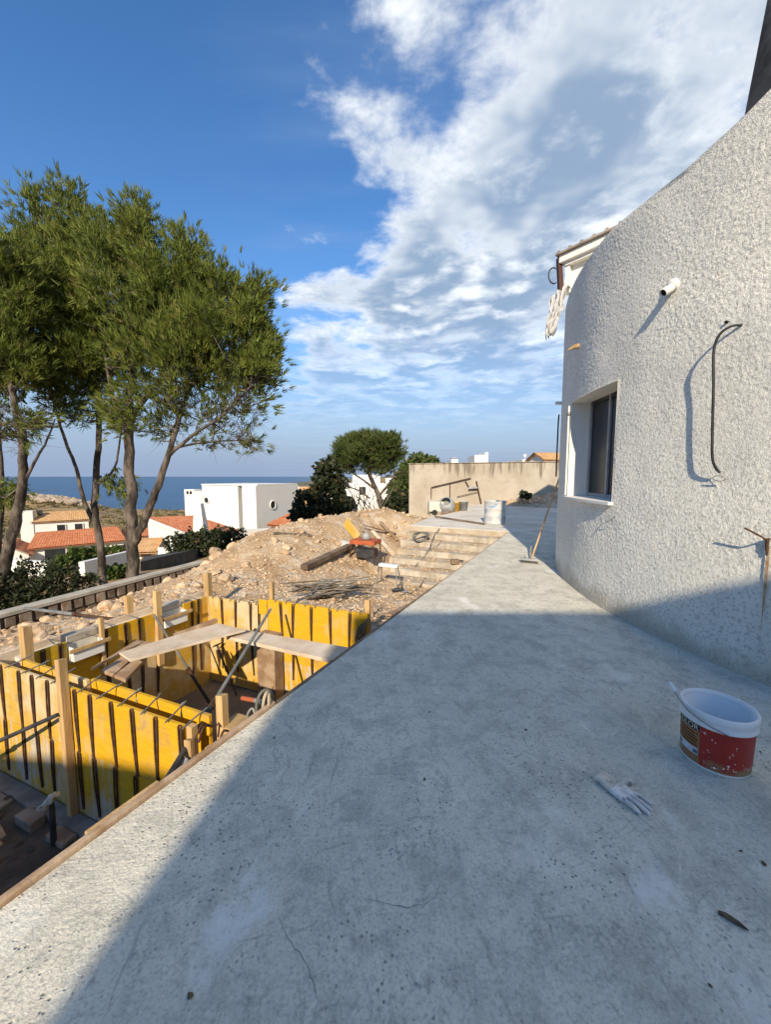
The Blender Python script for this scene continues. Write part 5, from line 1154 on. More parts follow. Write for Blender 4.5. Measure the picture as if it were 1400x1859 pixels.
# ================================================================== TREES
def tufts_mesh(name, C, D, L, W_, per, r, spread=.55, off=None):
    """C tuft roots, D axis directions; each tuft is a spray of narrow needle blades"""
    n = len(C); C = np.repeat(C, per, 0); D = np.repeat(D, per, 0)
    D = D + r.normal(0, spread, D.shape); D /= np.linalg.norm(D, axis=1, keepdims=True) + 1e-9
    Ln = (L * r.uniform(.6, 1.25, len(C)))[:, None]
    X = np.cross(D, r.normal(0, 1, D.shape)); X /= np.linalg.norm(X, axis=1, keepdims=True) + 1e-9
    B = C + r.normal(0, L * .12, C.shape); w = W_ * r.uniform(.7, 1.3, (len(C), 1))
    V = np.stack([B - X * w * .5, B + X * w * .5, B + D * Ln * .6 + X * w * .6, B + D * Ln], 1).reshape(-1, 3)
    k = np.arange(len(C))[:, None] * 4; F = np.concatenate([k + np.array([[0, 1, 2]]), k + np.array([[0, 2, 3]])], 0)
    if off is not None: V = V - np.asarray(off)
    return np_mesh(name, V, F)
def pine(label, base, limbs, lobes, seed, per=9, L=.17, bw=.017, clus=26, group=None, trunk_r=.17, plume=.42, mneedle='needles', lean=(0, 0, 0), tpc=34, depth=.9, twig_r=.012):
    """limbs: list of polylines [(point, radius)...]; lobes: (centre, radius, fullness)"""
    r = np.random.default_rng(seed); rr = random.Random(seed)
    t = thing('pine_tree', label, 'tree', base, group)
    mb = MB(); nodes = []
    for li, lm in enumerate(limbs):
        pts = smooth_path([p for p, _ in lm], 5); rad = np.interp(np.linspace(0, 1, len(pts)), np.linspace(0, 1, len(lm)), [q for _, q in lm])
        pts = [p + Vector((rr.uniform(-1, 1), rr.uniform(-1, 1), 0)) * .25 * rad[i] if 0 < i < len(pts) - 1 else p for i, p in enumerate(pts)]
        m2 = MB(); m2.tube(pts, list(rad), 10); part('trunk' if li == 0 else 'limb', m2, M['bark'], t)
        for p, q in zip(pts, rad):
            nodes.append((np.array(p), q))
    N = np.array([a for a, _ in nodes]); zmin = base[2] + 2.2
    Ncand = N[N[:, 2] > zmin] if (N[:, 2] > zmin).sum() > 3 else N
    cen = np.mean([np.array(l[0]) for l in lobes], 0)
    tc_, td_ = [], []; mbt = MB()
    for (lc, lr, full) in lobes:
        lc = np.array(lc); k = max(3, int(clus * (lr / .9) ** 2))
        for _ in range(k):
            v = r.normal(0, 1, 3); v /= np.linalg.norm(v); v *= np.array([1, depth, 1]); c = lc + v * lr * r.uniform(.35, 1.0)
            ax = np.array([0, 0, 1.0]) * r.uniform(.5, 1.1) + (c - cen) * .22 / max(lr, .3) + r.normal(0, .22, 3) + np.array(lean); ax /= np.linalg.norm(ax)
            d2 = ((Ncand - c) ** 2).sum(1) + np.clip(Ncand[:, 2] - c[2], 0, None) ** 2 * 6; a = Vector(Ncand[np.argmin(d2)]); b = Vector(c)
            mid = a.lerp(b, .55) + Vector((r.normal(0, .10), r.normal(0, .10), -.10 - .10 * r.random())); d = b - a
            if d.length > .05: mbt.tube([a, a.lerp(mid, .5), mid, b, b + Vector(ax) * plume * .7], [twig_r * 1.9, twig_r * 1.6, twig_r * 1.2, twig_r * .8, twig_r * .3], 4, False)
            for q in range(3 if full > .5 else 7):
                s_ = mid.lerp(b, rr.random()); e_ = s_ + Vector((r.normal(0, .22), r.normal(0, .22), r.normal(.08, .15))) * (1.5 if full < .4 else 1); mbt.tube([s_, s_.lerp(e_, .5) + Vector((0, 0, .03)), e_], [twig_r * .55, twig_r * .4, twig_r * .2], 3, False)
                if full < .4:
                    for q2 in range(2): f_ = e_ + Vector((r.normal(0, .15), r.normal(0, .15), r.normal(.02, .12))); mbt.tube([s_.lerp(e_, .5), f_], [twig_r * .35, twig_r * .15], 3, False)
            m = int(tpc * full * r.uniform(.6, 1.3)); u_ = r.random(m)[:, None]
            side = r.normal(0, 1, (m, 3)); side *= (.13 + .10 * (1 - np.abs(u_ * 2 - 1))) * plume / .42 * .75
            P_ = c + ax * (u_ - .35) * plume + side * np.array([1, 1, .6]); tc_.append(P_); td_.append(np.tile(ax, (m, 1)) * .9 + side * 1.6)
    o = link('twigs', mbt.mesh('twigs', base), M['twig'], t)
    C = np.concatenate(tc_); D = np.concatenate(td_)
    crown = link('crown', tufts_mesh('crown', C, D, L, bw, per, r, .33, base), M[mneedle], t); return t
CROWN_DY = 0
def lob(lst, Y, dY=0.):          # crown lobes surveyed as (px, py, radius px, fullness, depth offset)
    out = []
    for px, py, rp, full, dy in lst: p = A(px, py + (48 if Y < 12 and py < 640 else 0), Y + dy); out.append((tuple(p), rp / 700 * (Y + dy), full))
    return out
def lim(lst, Y):                 # (px, py, depth offset, radius)
    return [(A(px, py, Y + dy), r * (.8 if Y < 12 else 1)) for px, py, dy, r in lst]
YA = 9.5
ba = A(240, 1052, YA)
pine('tallest pine with thick forked trunk standing behind the block wall', ba,
     [lim([(240, 1085, 0, .20), (241, 1000, 0, .165), (238, 900, 0, .15), (234, 800, .1, .135), (238, 700, .1, .11), (255, 600, 0, .08), (270, 500, -.1, .05)], YA),
      lim([(244, 985, 0, .13), (268, 930, -.05, .115), (292, 870, -.1, .10), (308, 815, -.1, .08), (335, 730, 0, .06), (375, 640, .1, .045), (410, 560, .1, .03)], YA),
      lim([(303, 830, -.1, .06), (350, 790, -.3, .045), (410, 750, -.4, .035), (465, 690, -.4, .02)], YA),
      lim([(236, 760, .1, .08), (290, 690, .5, .055), (345, 600, .6, .04), (380, 500, .5, .025)], YA),
      lim([(234, 790, .1, .07), (205, 720, -.4, .05), (190, 640, -.5, .03)], YA),
      lim([(308, 815, -.1, .05), (360, 805, .2, .03), (420, 800, .3, .02), (470, 800, .3, .01)], YA)],
     lob([(225, 420, 55, 1, 0), (252, 348, 16, 1, 0), (256, 375, 26, 1, 0), (340, 412, 20, 1, 0), (462, 492, 16, 1, 0), (258, 400, 40, 1, .3), (300, 460, 62, 1, -.3), (345, 470, 55, 1, .3), (385, 510, 58, 1, 0), (420, 545, 50, 1, -.3), (448, 545, 40, 1, 0), (455, 605, 40, .9, 0), (430, 610, 60, .9, -.4), (360, 570, 75, 1, -.5), (300, 560, 75, 1, .5), (250, 520, 70, 1, -.3),
          (400, 670, 60, .4, 0), (330, 660, 70, .5, -.4), (460, 680, 45, .35, -.2), (265, 640, 60, .7, -.5), (350, 740, 60, .22, 0), (420, 735, 50, .22, -.3), (300, 770, 40, .3, .2), (430, 790, 35, .18, .3), (380, 800, 30, .2, .2), (250, 740, 45, .45, -.4), (470, 740, 36, .2, -.2), (300, 700, 50, .45, -.5), (210, 770, 40, .4, 0), (462, 650, 34, .6, 0)], YA), 21, per=10, clus=17, group='pines behind the block wall', tpc=48, lean=(.05, 0, .35), plume=.58)
YB = 10.2
bb = A(178, 1062, YB)
pine('slender pine with Y shaped trunk left of the tallest pine', bb,
     [lim([(190, 1090, 0, .14), (183, 1000, 0, .11), (172, 930, 0, .10), (174, 860, 0, .095), (180, 780, 0, .08), (176, 690, 0, .065), (165, 580, .1, .05), (155, 460, .1, .03)], YB),
      lim([(170, 950, 0, .07), (150, 900, 0, .06), (138, 850, 0, .05), (118, 800, 0, .045), (98, 730, 0, .035), (80, 640, 0, .03), (70, 520, 0, .02)], YB),
      lim([(176, 880, 0, .05), (205, 855, .1, .035), (215, 820, .1, .03), (222, 760, .1, .02)], YB)],
     lob([(140, 385, 46, 1, 0), (135, 325, 18, 1, 0), (140, 350, 26, 1, 0), (68, 335, 16, 1, 0), (85, 400, 52, 1, .3), (170, 430, 60, 1, -.2), (115, 450, 70, 1, -.4), (60, 440, 60, 1, 0), (170, 510, 70, 1, .2), (95, 530, 70, 1, -.4), (150, 590, 65, 1, -.3), (75, 610, 55, .9, -.3), (190, 600, 60, .9, .3), (110, 670, 50, .7, -.3), (205, 690, 45, .7, 0), (165, 730, 45, .6, 0), (215, 880, 18, .6, .1), (100, 740, 45, .4, 0)], YB), 22, per=10, clus=17, group='pines behind the block wall', tpc=48, lean=(-.05, 0, .4), plume=.58)
YC = 8.6
bc_ = A(12, 1070, YC)
pine('leaning dark pine cut by the left edge of the picture', bc_,
     [lim([(-10, 1110, 0, .17), (14, 1010, 0, .14), (32, 930, 0, .12), (42, 850, 0, .105), (38, 780, 0, .09), (20, 700, 0, .07), (5, 600, 0, .05), (-5, 480, 0, .03)], YC),
      lim([(40, 880, 0, .05), (62, 840, 0, .035), (85, 800, 0, .025), (100, 760, 0, .015)], YC), lim([(38, 800, 0, .05), (-20, 740, 0, .04), (-70, 660, 0, .03)], YC)],
     lob([(10, 450, 50, 1, 0), (-45, 440, 70, 1, 0), (20, 530, 55, 1, .2), (-50, 540, 80, 1, 0), (15, 610, 55, 1, 0), (-60, 640, 80, 1, 0), (25, 680, 45, .8, 0), (-40, 720, 60, .6, 0), (60, 770, 35, .3, 0), (5, 760, 40, .5, 0), (-120, 560, 90, 1, 0), (10, 905, 25, .6, .5)], YC), 23, per=10, clus=32, group='pines behind the block wall', tpc=34)
# second trunk at the very left
YE = 9.4
pine('thin pine at the very left edge behind the leaning one', A(-8, 1060, YE), [lim([(-14, 1090, 0, .13), (-2, 950, 0, .1), (0, 850, 0, .08), (-6, 760, 0, .06), (-14, 640, 0, .04)], YE)],
     lob([(-20, 600, 60, 1, 0), (-30, 500, 60, 1, 0), (0, 690, 40, .6, 0), (8, 880, 22, .5, .2)], YE), 24, clus=26, group='pines behind the block wall')
# the small umbrella pine beyond the heap
YD = 27.
pine('small umbrella pine with round crown beyond the spoil heap', A(693, 935, YD),
     [lim([(695, 940, 0, .22), (690, 905, 0, .17), (676, 875, 0, .15), (668, 845, 0, .11), (665, 815, 0, .06)], YD), lim([(688, 900, 0, .10), (705, 880, 0, .08), (716, 860, 0, .06), (712, 835, 0, .04)], YD),
      lim([(684, 890, 0, .10), (660, 872, 0, .07), (640, 858, 0, .05), (622, 840, 0, .03)], YD), lim([(672, 905, .5, .07), (650, 890, .5, .05), (620, 880, .5, .04)], YD)],
     lob([(665, 808, 24, 1, 0), (640, 815, 22, 1, .5), (695, 812, 24, 1, -.5), (712, 806, 14, 1, 0), (622, 825, 16, 1, 0), (650, 828, 22, 1, -.6), (690, 832, 24, .9, .5), (715, 825, 12, 1, 0), (618, 845, 14, .7, 0), (640, 850, 16, .5, 0), (700, 852, 16, .5, 0), (672, 845, 18, .4, 0), (722, 860, 10, .5, 0)], YD), 25, per=9, L=.32, bw=.035, clus=24, mneedle='needles_far', plume=.65, tpc=30, twig_r=.022)
def leafy(name, label, cat, base, lobes, n, size, m, seed, group=None, stems=5, shell=.55, elong=1.6):
    r = np.random.default_rng(seed); t = thing(name, label, cat, base, group); vol = np.array([l[1] ** 2 for l in lobes]); vol = vol / vol.sum(); Cs = []; Ds = []
    for (lc, lr), f in zip(lobes, vol):
        k = int(n * f); v = r.normal(0, 1, (k, 3)); v /= np.linalg.norm(v, axis=1, keepdims=True)
        lump = 1 + .22 * np.sin(v[:, :1] * 7 + v[:, 1:2] * 5 + seed) + .15 * np.sin(v[:, 2:] * 9 + v[:, :1] * 11)
        C = np.array(lc) + v * np.array(lr) * (r.uniform(shell, 1, (k, 1)) ** .6) * lump if not np.isscalar(lr) else np.array(lc) + v * lr * (r.uniform(shell, 1, (k, 1)) ** .6) * lump
        Cs.append(C); Ds.append(v + r.normal(0, .8, v.shape))
    C = np.concatenate(Cs); D = np.concatenate(Ds); D /= np.linalg.norm(D, axis=1, keepdims=True); X = np.cross(D, r.normal(0, 1, D.shape)); X /= np.linalg.norm(X, axis=1, keepdims=True)
    s = size * r.uniform(.6, 1.4, (len(C), 1)); V = np.stack([C - D * s * elong * .5, C + X * s * .5, C + D * s * elong * .5, C - X * s * .5], 1).reshape(-1, 3) - np.array(base)
    link('foliage', np_mesh('foliage', V, np.arange(len(V)).reshape(-1, 4)), m, t)
    rr = random.Random(seed)
    for i in range(stems):
        lc, lr = lobes[i % len(lobes)]; p = Vector(base) + Vector((rr.uniform(-.3, .3), rr.uniform(-.1, .1), 0)); q_ = Vector(lc) + Vector((rr.uniform(-.2, .2), rr.uniform(-.2, .2), 0)); mb = MB(); mb.tube([p, p.lerp(q_, .5) + Vector((rr.uniform(-.1, .1), 0, 0)), q_], [.05, .035, .02], 6); part('stem', mb, M['bark'], t)
    return t
def lo2(lst, Y): return [(tuple(A(px, py, Y + dy)), rp / 700 * Y) for px, py, rp, dy in lst]
leafy('dark_tree', 'dark dense evergreen tree left of the umbrella pine', 'tree', A(585, 960, 24.), lo2([(560, 915, 28, 0), (590, 900, 32, 0), (595, 865, 28, 0), (610, 930, 26, 0), (545, 940, 20, 0), (580, 940, 28, 0), (612, 880, 20, .5), (598, 842, 14, 0), (625, 915, 18, 0)], 24.), 5200, .20, M['leaf_dark'], 31)
leafy('round_tree', 'round pine crown showing above the boundary wall', 'tree', A(765, 880, 42.), lo2([(765, 848, 24, 0), (745, 855, 20, 0), (785, 846, 16, 0), (735, 875, 22, 0), (720, 890, 18, 0)], 42.), 3200, .30, M['needles_far'], 32)
leafy('shrub', 'green shrub at the left foot of the boundary wall', 'shrub', A(725, 925, 26.), lo2([(725, 912, 22, 0), (705, 920, 14, 0), (740, 922, 12, 0)], 26.), 1500, .18, M['leaf_dark'], 33)
leafy('dark_hedge', 'dark clipped hedge before the orange roofed house', 'hedge', A(375, 1005, 21.), lo2([(325, 988, 22, 0), (350, 985, 24, 0), (375, 983, 24, 0), (400, 982, 24, 0), (425, 980, 22, 0), (340, 1000, 18, -.3), (390, 1000, 20, -.3), (420, 998, 18, 0)], 21.), 6000, .11, M['leaf_dark'], 34)
leafy('dark_bush', 'big dark bush spreading behind the block wall at left', 'bush', A(60, 1110, 8.6), lo2([(10, 1075, 45, 0), (60, 1060, 45, .3), (110, 1062, 38, .2), (150, 1068, 28, .5), (20, 1110, 40, 0), (85, 1095, 38, 0), (-40, 1080, 55, 0)], 8.6), 9000, .055, M['leaf_dark'], 35)
leafy('green_shrub', 'bright green shrub before the left villa', 'shrub', A(130, 1045, 17.), lo2([(115, 1025, 18, 0), (140, 1012, 20, .5), (165, 1008, 16, 1), (100, 1035, 14, 0)], 17.), 2600, .10, M['leaf_green'], 36)
leafy('green_shrub', 'bright green shrub between the two big trunks', 'shrub', A(210, 1058, 12.5), lo2([(205, 1042, 16, 0), (222, 1038, 14, .3), (190, 1052, 12, 0), (165, 1050, 10, 0)], 12.5), 2200, .075, M['leaf_green'], 37)
leafy('palm_shrub', 'loose green shrub under the eaves of the left villa', 'shrub', A(205, 1010, 36.), lo2([(195, 1002, 10, 0), (212, 998, 8, 0), (180, 1004, 8, 0)], 36.), 900, .2, M['leaf_green'], 38)
# twigs and dead brush by the umbrella pine
c = A(655, 930, 20.); br_ = thing('dead_brush', 'tangle of bare grey branches below the umbrella pine', 'brush', c); rr = random.Random(4)
for i in range(26):
    p = A(640 + rr.random() * 50, 930, 20 + rr.uniform(-.5, .5)); q_ = p + Vector((rr.uniform(-1.1, 1.1), rr.uniform(-.4, .4), rr.uniform(.6, 1.9))); mb = MB(); mb.tube([p, p.lerp(q_, .5) + Vector((rr.uniform(-.2, .2), 0, .1)), q_], [.03, .022, .008], 4); part('branch', mb, M['twig'], br_)
# shrub on the earth bank
p = W(19.9, .9, .45); leafy('shrub', 'small dark shrub on the earth bank below the wall', 'shrub', p, [(tuple(p + Vector((0, 0, .15))), .20), (tuple(p + Vector((.25, 0, .08))), .15)], 400, .08, M['leaf_dark'], 39, stems=2)

# scrub on the dry hillside
rr = np.random.default_rng(6)
n = 900; qx = rr.uniform(-1.1, -.2, n); yy = np.exp(rr.uniform(math.log(55), math.log(270), n)); X = qx * yy; Z = terrain_h(X, yy); ok = Z > SEA + 1; X, yy, Z = X[ok], yy[ok], Z[ok]; n = len(X)
C = np.repeat(np.stack([X, yy, Z], -1), 40, 0) + rr.normal(0, 1, (n * 40, 3)) * np.repeat(rr.uniform(.4, 1.2, n), 40)[:, None] * np.array([1, 1, .45]); D = rr.normal(0, 1, C.shape); D /= np.linalg.norm(D, axis=1, keepdims=True); X2 = np.cross(D, rr.normal(0, 1, D.shape)); X2 /= np.linalg.norm(X2, axis=1, keepdims=True)
V = np.stack([C - D * .35, C + X2 * .25, C + D * .35, C - X2 * .25], 1).reshape(-1, 3)
o = link('scrub', np_mesh('scrub', V, np.arange(len(V)).reshape(-1, 4)), mat('scrub', (.075, .075, .028), (.15, .125, .05), .1, .95)); tag(o, 'low scrub dotting the dry hillside', 'scrub', None, 'stuff')
# boulders of the rocky headland
n = 1300; px = rr.uniform(-60, 175, n); Yh = rr.uniform(170, 235, n); X = (px - 700) / 700 * Yh; Z = terrain_h(X, Yh); b = bmesh.new(); bmesh.ops.create_icosphere(b, subdivisions=1, radius=.5); BV = np.array([v_.co[:] for v_ in b.verts]); BF = np.array([[v_.index for v_ in f.verts] for f in b.faces]); b.free()
sz_ = rr.uniform(.6, 1, n) ** 2 * rr.choice([1.6, 3.2, 5], n); V = BV[None] * (1 + rr.uniform(-.3, .3, (n, 12, 1))) * sz_[:, None, None] * np.array([1.3, 1, .75]) + np.stack([X, Yh, Z], -1)[:, None]
o = link('headland_rocks', np_mesh('headland_rocks', V.reshape(-1, 3), (BF[None] + (np.arange(n) * 12)[:, None, None]).reshape(-1, 3)), M['coast_rock']); tag(o, 'broken pale rocks on the headland before the sea', 'rocks', None, 'stuff')

# ================================================================== NEIGHBOURS' HOUSES
def tiled(root, p00, p10, p11, p01, m, rib=.24, amp=.035, name='roof'):
    """tiled pitch: p00-p10 along the eave, p01-p11 along the ridge; barrel ribs run up the slope"""
    p00, p10, p11, p01 = map(Vector, (p00, p10, p11, p01)); L = max((p10 - p00).length, (p11 - p01).length); H = (p01 - p00).length; nu = max(8, int(L / rib * 6)); nv = max(4, int(H / .4))
    nr = (p10 - p00).cross(p01 - p00).normalized(); 
    if nr.z < 0: nr = -nr
    V_ = []
    for j in range(nv + 1):
        for i in range(nu + 1):
            a, b = i / nu, j / nv; p = p00.lerp(p10, a).lerp(p01.lerp(p11, a), b); V_.append(p + nr * (amp * abs(math.sin(math.pi * a * L / rib)) + .03 - .02 * ((j % 2))))
    Fs = [(j * (nu + 1) + i, j * (nu + 1) + i + 1, (j + 1) * (nu + 1) + i + 1, (j + 1) * (nu + 1) + i) for j in range(nv) for i in range(nu)]
    n = len(V_); V_ += [p00 - nr * .1, p10 - nr * .1, p11 - nr * .1, p01 - nr * .1]; Fs += [(n + 3, n + 2, n + 1, n)]
    mb = MB(); mb.add(V_, Fs); return part(name, mb, m, root)
def wallbox(root, F, a0, a1, b0, b1, z0, z1, name='wall', m='white_render'):
    mb = MB(); mb.fbox(F, a0, a1, b0, b1, z0, z1); return part(name, mb, M[m], root)
def window(root, F, a0, a1, b, z0, z1, fr='white_paint', name='window'):
    mb = MB(); mb.fbox(F, a0, a1, b - .10, b + .05, z0, z1); w_ = part(name, mb, M['glass'], root)
    for q in ((a0 - .06, a0 + .01, z0 - .06, z1 + .06), (a1 - .01, a1 + .06, z0 - .06, z1 + .06)):
        mb = MB(); mb.fbox(F, q[0], q[1], b - .14, b + .05, q[2], q[3]); part('frame', mb, M[fr], w_)
    mb = MB(); mb.fbox(F, a0 - .1, a1 + .1, b - .2, b + .04, z0 - .14, z0 - .062); part('sill', mb, M[fr], w_); return w_
def gable(root, p, q, ztop_mid, name='gable', m='white_render'): pass
# --- left villa, low wing with long tiled roof and a taller block behind
Y1 = 42.
def zl(py, Y): return A(0, py, Y).z
o1 = A(20, 1000, 40.); r1 = A(225, 1000, 46.)
lv = thing('white_villa', 'white villa with long orange tiled roof at the left, below the pines', 'house', (A(130, 1030, Y1).x, Y1, zl(1030, Y1)))
Fv = frame((o1.x, o1.y), (r1.x - o1.x, r1.y - o1.y)); Lv = (r1 - o1).xy.length
zb, ze, zr = zl(1050, Y1), zl(993, Y1), zl(971, Y1)
wallbox(lv, Fv, 1.5, Lv, .3, 6.2, zb, ze)
tiled(lv, Fv(1.2, -.25, ze), Fv(Lv + .3, -.25, ze + .1), Fv(Lv - .3, 3.3, zr + .1), Fv(1.8, 3.3, zr), M['tiles'])
tiled(lv, Fv(Lv + .3, 6.8, ze), Fv(1.2, 6.8, ze), Fv(1.8, 3.3, zr), Fv(Lv - .3, 3.3, zr + .1), M['tiles'])
wallbox(lv, Fv, -1.8, 1.49, -1.6, 4, zb, ze - .3, 'annex')
mb = MB(); mb.add([Fv(-1.8, -1.6, ze - .3), Fv(1.49, -1.6, ze - .3), Fv(-.15, -1.6, ze + .75)], [(0, 1, 2)]); part('gable', mb, M['white_render'], lv)
tiled(lv, Fv(-2.1, 4.2, ze - .42), Fv(-2.1, -1.9, ze - .42), Fv(-.15, -1.9, ze + .8), Fv(-.15, 4.2, ze + .8), M['tiles'])
tiled(lv, Fv(1.8, -1.9, ze - .42), Fv(1.8, 4.2, ze - .42), Fv(-.15, 4.2, ze + .8), Fv(-.15, -1.9, ze + .8), M['tiles'])
for a0, a1 in ((2.6, 4.4), (4.75, 5.9), (6.6, 7.3)): window(lv, Fv, a0, a1, .3, ze - 1.75, ze - .35)
window(lv, Fv, -1.0, .4, -1.6, ze - 1.7, ze - .7)
window(lv, Fv, 9.3, 10.2, .3, ze - 1.5, ze - .5)
cx = Fv(2.2, 5.2, 0)
wallbox(lv, Fv, 1.4, 6.6, 6.3, 10.5, zb, zl(946, 47.), 'upper_block')
zu = zl(946, 47.); tiled(lv, Fv(1.1, 6.0, zu), Fv(6.9, 6.0, zu), Fv(6.6, 8.4, zu + 1.0), Fv(2.0, 8.4, zu + 1.0), M['tiles_pale'])
tiled(lv, Fv(6.9, 10.8, zu), Fv(1.1, 10.8, zu), Fv(2.0, 8.4, zu + 1.0), Fv(6.6, 8.4, zu + 1.0), M['tiles_pale'])
window(lv, Fv, 3.5, 4.3, 6.3, zu - 1.5, zu - .5); window(lv, Fv, 5.2, 6.0, 6.3, zu - 1.5, zu - .5)
chm = wallbox(lv, Fv, .2, 1.39, 6.2, 7.6, zb, zu + 1.35, 'chimney')
mb = MB(); mb.fbox(Fv, 1.7, 2.2, 7.2, 7.7, zu + .8, zu + 1.35); part('chimney_pot', mb, M['black_steel'], chm)
wallbox(lv, Fv, Lv + .05, Lv + 3.2, 1.5, 6, zb, ze + .25, 'end_block')
tiled(lv, Fv(Lv - .1, 1.2, ze + .2), Fv(Lv + 3.5, 1.2, ze + .2), Fv(Lv + 3.3, 4, ze + .9), Fv(Lv + .1, 4, ze + .9), M['tiles'])
# --- house with mono-pitch orange roof and tapered chimney
mh = thing('orange_roofed_house', 'white house with broad orange roof and tapered white chimney', 'house', A(330, 1000, 28.))
k = {n: A(*p) for n, p in dict(fl=(345, 972, 26.0), fr=(441, 964, 27.5), bl=(268, 940, 31.), br=(352, 932, 34.)).items()}
zf, zbk = k['fl'].z, k['bl'].z
fl, bl = k['fl'], k['bl']; exv = (Vector((k['fr'].x, k['fr'].y, 0)) - Vector((fl.x, fl.y, 0))); eyv = Vector((bl.x, bl.y, 0)) - Vector((fl.x, fl.y, 0))
def mhp(a, b, z): p = Vector((fl.x, fl.y, 0)) + exv * a + eyv * b; p.z = z; return p
zg = fl.z - 2.6
tiled(mh, mhp(-.03, -.06, zf), mhp(1.03, -.06, zf), mhp(1.03, 1.03, zbk), mhp(-.03, 1.03, zbk), M['tiles'])
mb = MB(); mb.add([mhp(0, 0, zg - 2), mhp(1, 0, zg - 2), mhp(1, 1, zg - 2), mhp(0, 1, zg - 2), mhp(0, 0, zf - .12), mhp(1, 0, zf - .12), mhp(1, 1, zbk - .12), mhp(0, 1, zbk - .12)], [(0, 1, 5, 4), (1, 2, 6, 5), (2, 3, 7, 6), (3, 0, 4, 7)]); part('wall', mb, M['white_render'], mh)
mb = MB(); mb.beam(mhp(-.05, -.07, zf - .02), mhp(-.05, 1.04, zbk - .02), .12, .22); part('verge', mb, M['white_paint'], mh)
c = A(366, 968, 25.6); mb = MB(); hw0, hw1 = .42, .22; zt = A(366, 914, 25.6).z
mb.hexa([c + Vector((-hw0, -hw0, -.6)), c + Vector((hw0, -hw0, -.6)), c + Vector((hw0, hw0, -.6)), c + Vector((-hw0, hw0, -.6))] + [Vector((c.x - .10 + sx_ * hw1, c.y + sy_ * hw1, zt)) for sx_, sy_ in ((-1, -1), (1, -1), (1, 1), (-1, 1))]); chm = part('chimney', mb, M['white_paint'], mh)
mb = MB(); mb.tube([Vector((c.x - .1, c.y - hw1 - .02, zt - .3)), Vector((c.x - .1, c.y - hw1 + .05, zt - .3))], .06, 8); part('smoke_hole', mb, M['dark'], chm)
po = A(266, 1002, 27.0); Fp = frame((po.x - .6, po.y), (1, .25)); wallbox(mh, Fp, -.2, 1.0, .2, 2.0, po.z - 2, po.z, 'porch'); tiled(mh, Fp(-.5, -.4, po.z), Fp(1.3, -.4, po.z), Fp(1.2, 1.8, po.z + .7), Fp(-.4, 1.8, po.z + .7), M['tiles_pale'])
mb = MB(); mb.fbox(Fp, .15, .75, .12, .22, po.z - 1.9, po.z - .25); part('door', mb, M['dark_timber'], mh)
mb = MB(); q_ = A(301, 1003, 27.3); mb.box((q_.x, q_.y - .15, q_.z), (.9, .12, .8)); part('window', mb, M['white_paint'], mh)
# --- white block house with round windows
wb_ = thing('white_block_house', 'white flat roofed block house with round windows and tall chimney', 'house', A(450, 970, 36.))
f0, f1 = A(370, 960, 37.), A(470, 960, 34.5); Fh = frame((f0.x, f0.y), (f1.x - f0.x, f1.y - f0.y)); Lh = (f1 - f0).xy.length; zt0 = A(420, 882, 36.).z; zbt = A(420, 1000, 36.).z
s1 = A(526, 955, 40.); 
wallbox(wb_, Fh, 0, Lh * .66, 0, 6, zbt, zt0); wallbox(wb_, Fh, Lh * .66 + .001, Lh * .765, 1.6, 5.9, zbt, zt0 - .02, 'recess'); wallbox(wb_, Fh, Lh * .766, Lh, -.25, 6.2, zbt, zt0 + .03, 'stair_tower')
wallbox(wb_, Fh, -.05, Lh - .01, -.04, 6.05, zt0 + .04, zt0 + .16, 'parapet')
wallbox(wb_, Fh, -1.9, -.01, .6, 5, zbt, A(360, 893, 37.).z, 'side_wing')
cw = wallbox(wb_, Fh, -3.3, -1.95, .8, 1.7, zbt, A(338, 889, 38.).z, 'chimney')
for a in (-2.85, -2.4):
    q_ = Fh(a, .8, A(338, 895, 38.).z); nn_ = (Fh(0, -1, 0) - Fh(0, 0, 0)); mb = MB(); mb.tube([q_ + nn_ * .02, q_ - nn_ * .1], .17, 12); part('smoke_hole', mb, M['dark'], cw)
def roundwin(F, a, b, z, r_):
    q_ = F(a, b, z); nn_ = (F(0, -1, 0) - F(0, 0, 0)); mb = MB(); mb.tube([q_ + nn_ * .03, q_ - nn_ * .1], r_, 18); w_ = part('round_window', mb, M['glass'], wb_)
    x_ = (F(1, 0, 0) - F(0, 0, 0)); ringp = [q_ + nn_ * .05 + x_ * math.cos(t) * r_ * 1.1 + Vector((0, 0, math.sin(t) * r_ * 1.1)) for t in np.linspace(0, 6.283, 20)]; mb = MB(); mb.tube(ringp, .05, 5, False); part('frame', mb, M['white_paint'], w_)
roundwin(Fh, .55, 0, A(380, 908, 37.).z, .28)
Fr2 = frame(Fh(Lh, 0, 0), Fh(Lh, 1, 0) - Fh(Lh, 0, 0)); roundwin(Fr2, 2.0, 0, A(492, 917, 36.).z, .36)
mb = MB(); q_ = Fh(-.2, -.2, A(373, 902, 37.).z); mb.lathe([(0, 0), (.18, .03), (.30, .10), (.33, .14)], (0, 0, 0), 16); Rm = Matrix.Rotation(R(80), 4, 'X'); mb.v = [tuple(q_ + Rm @ Vector(v_)) for v_ in mb.v]; part('satellite_dish', mb, M['white_plastic'], wb_)
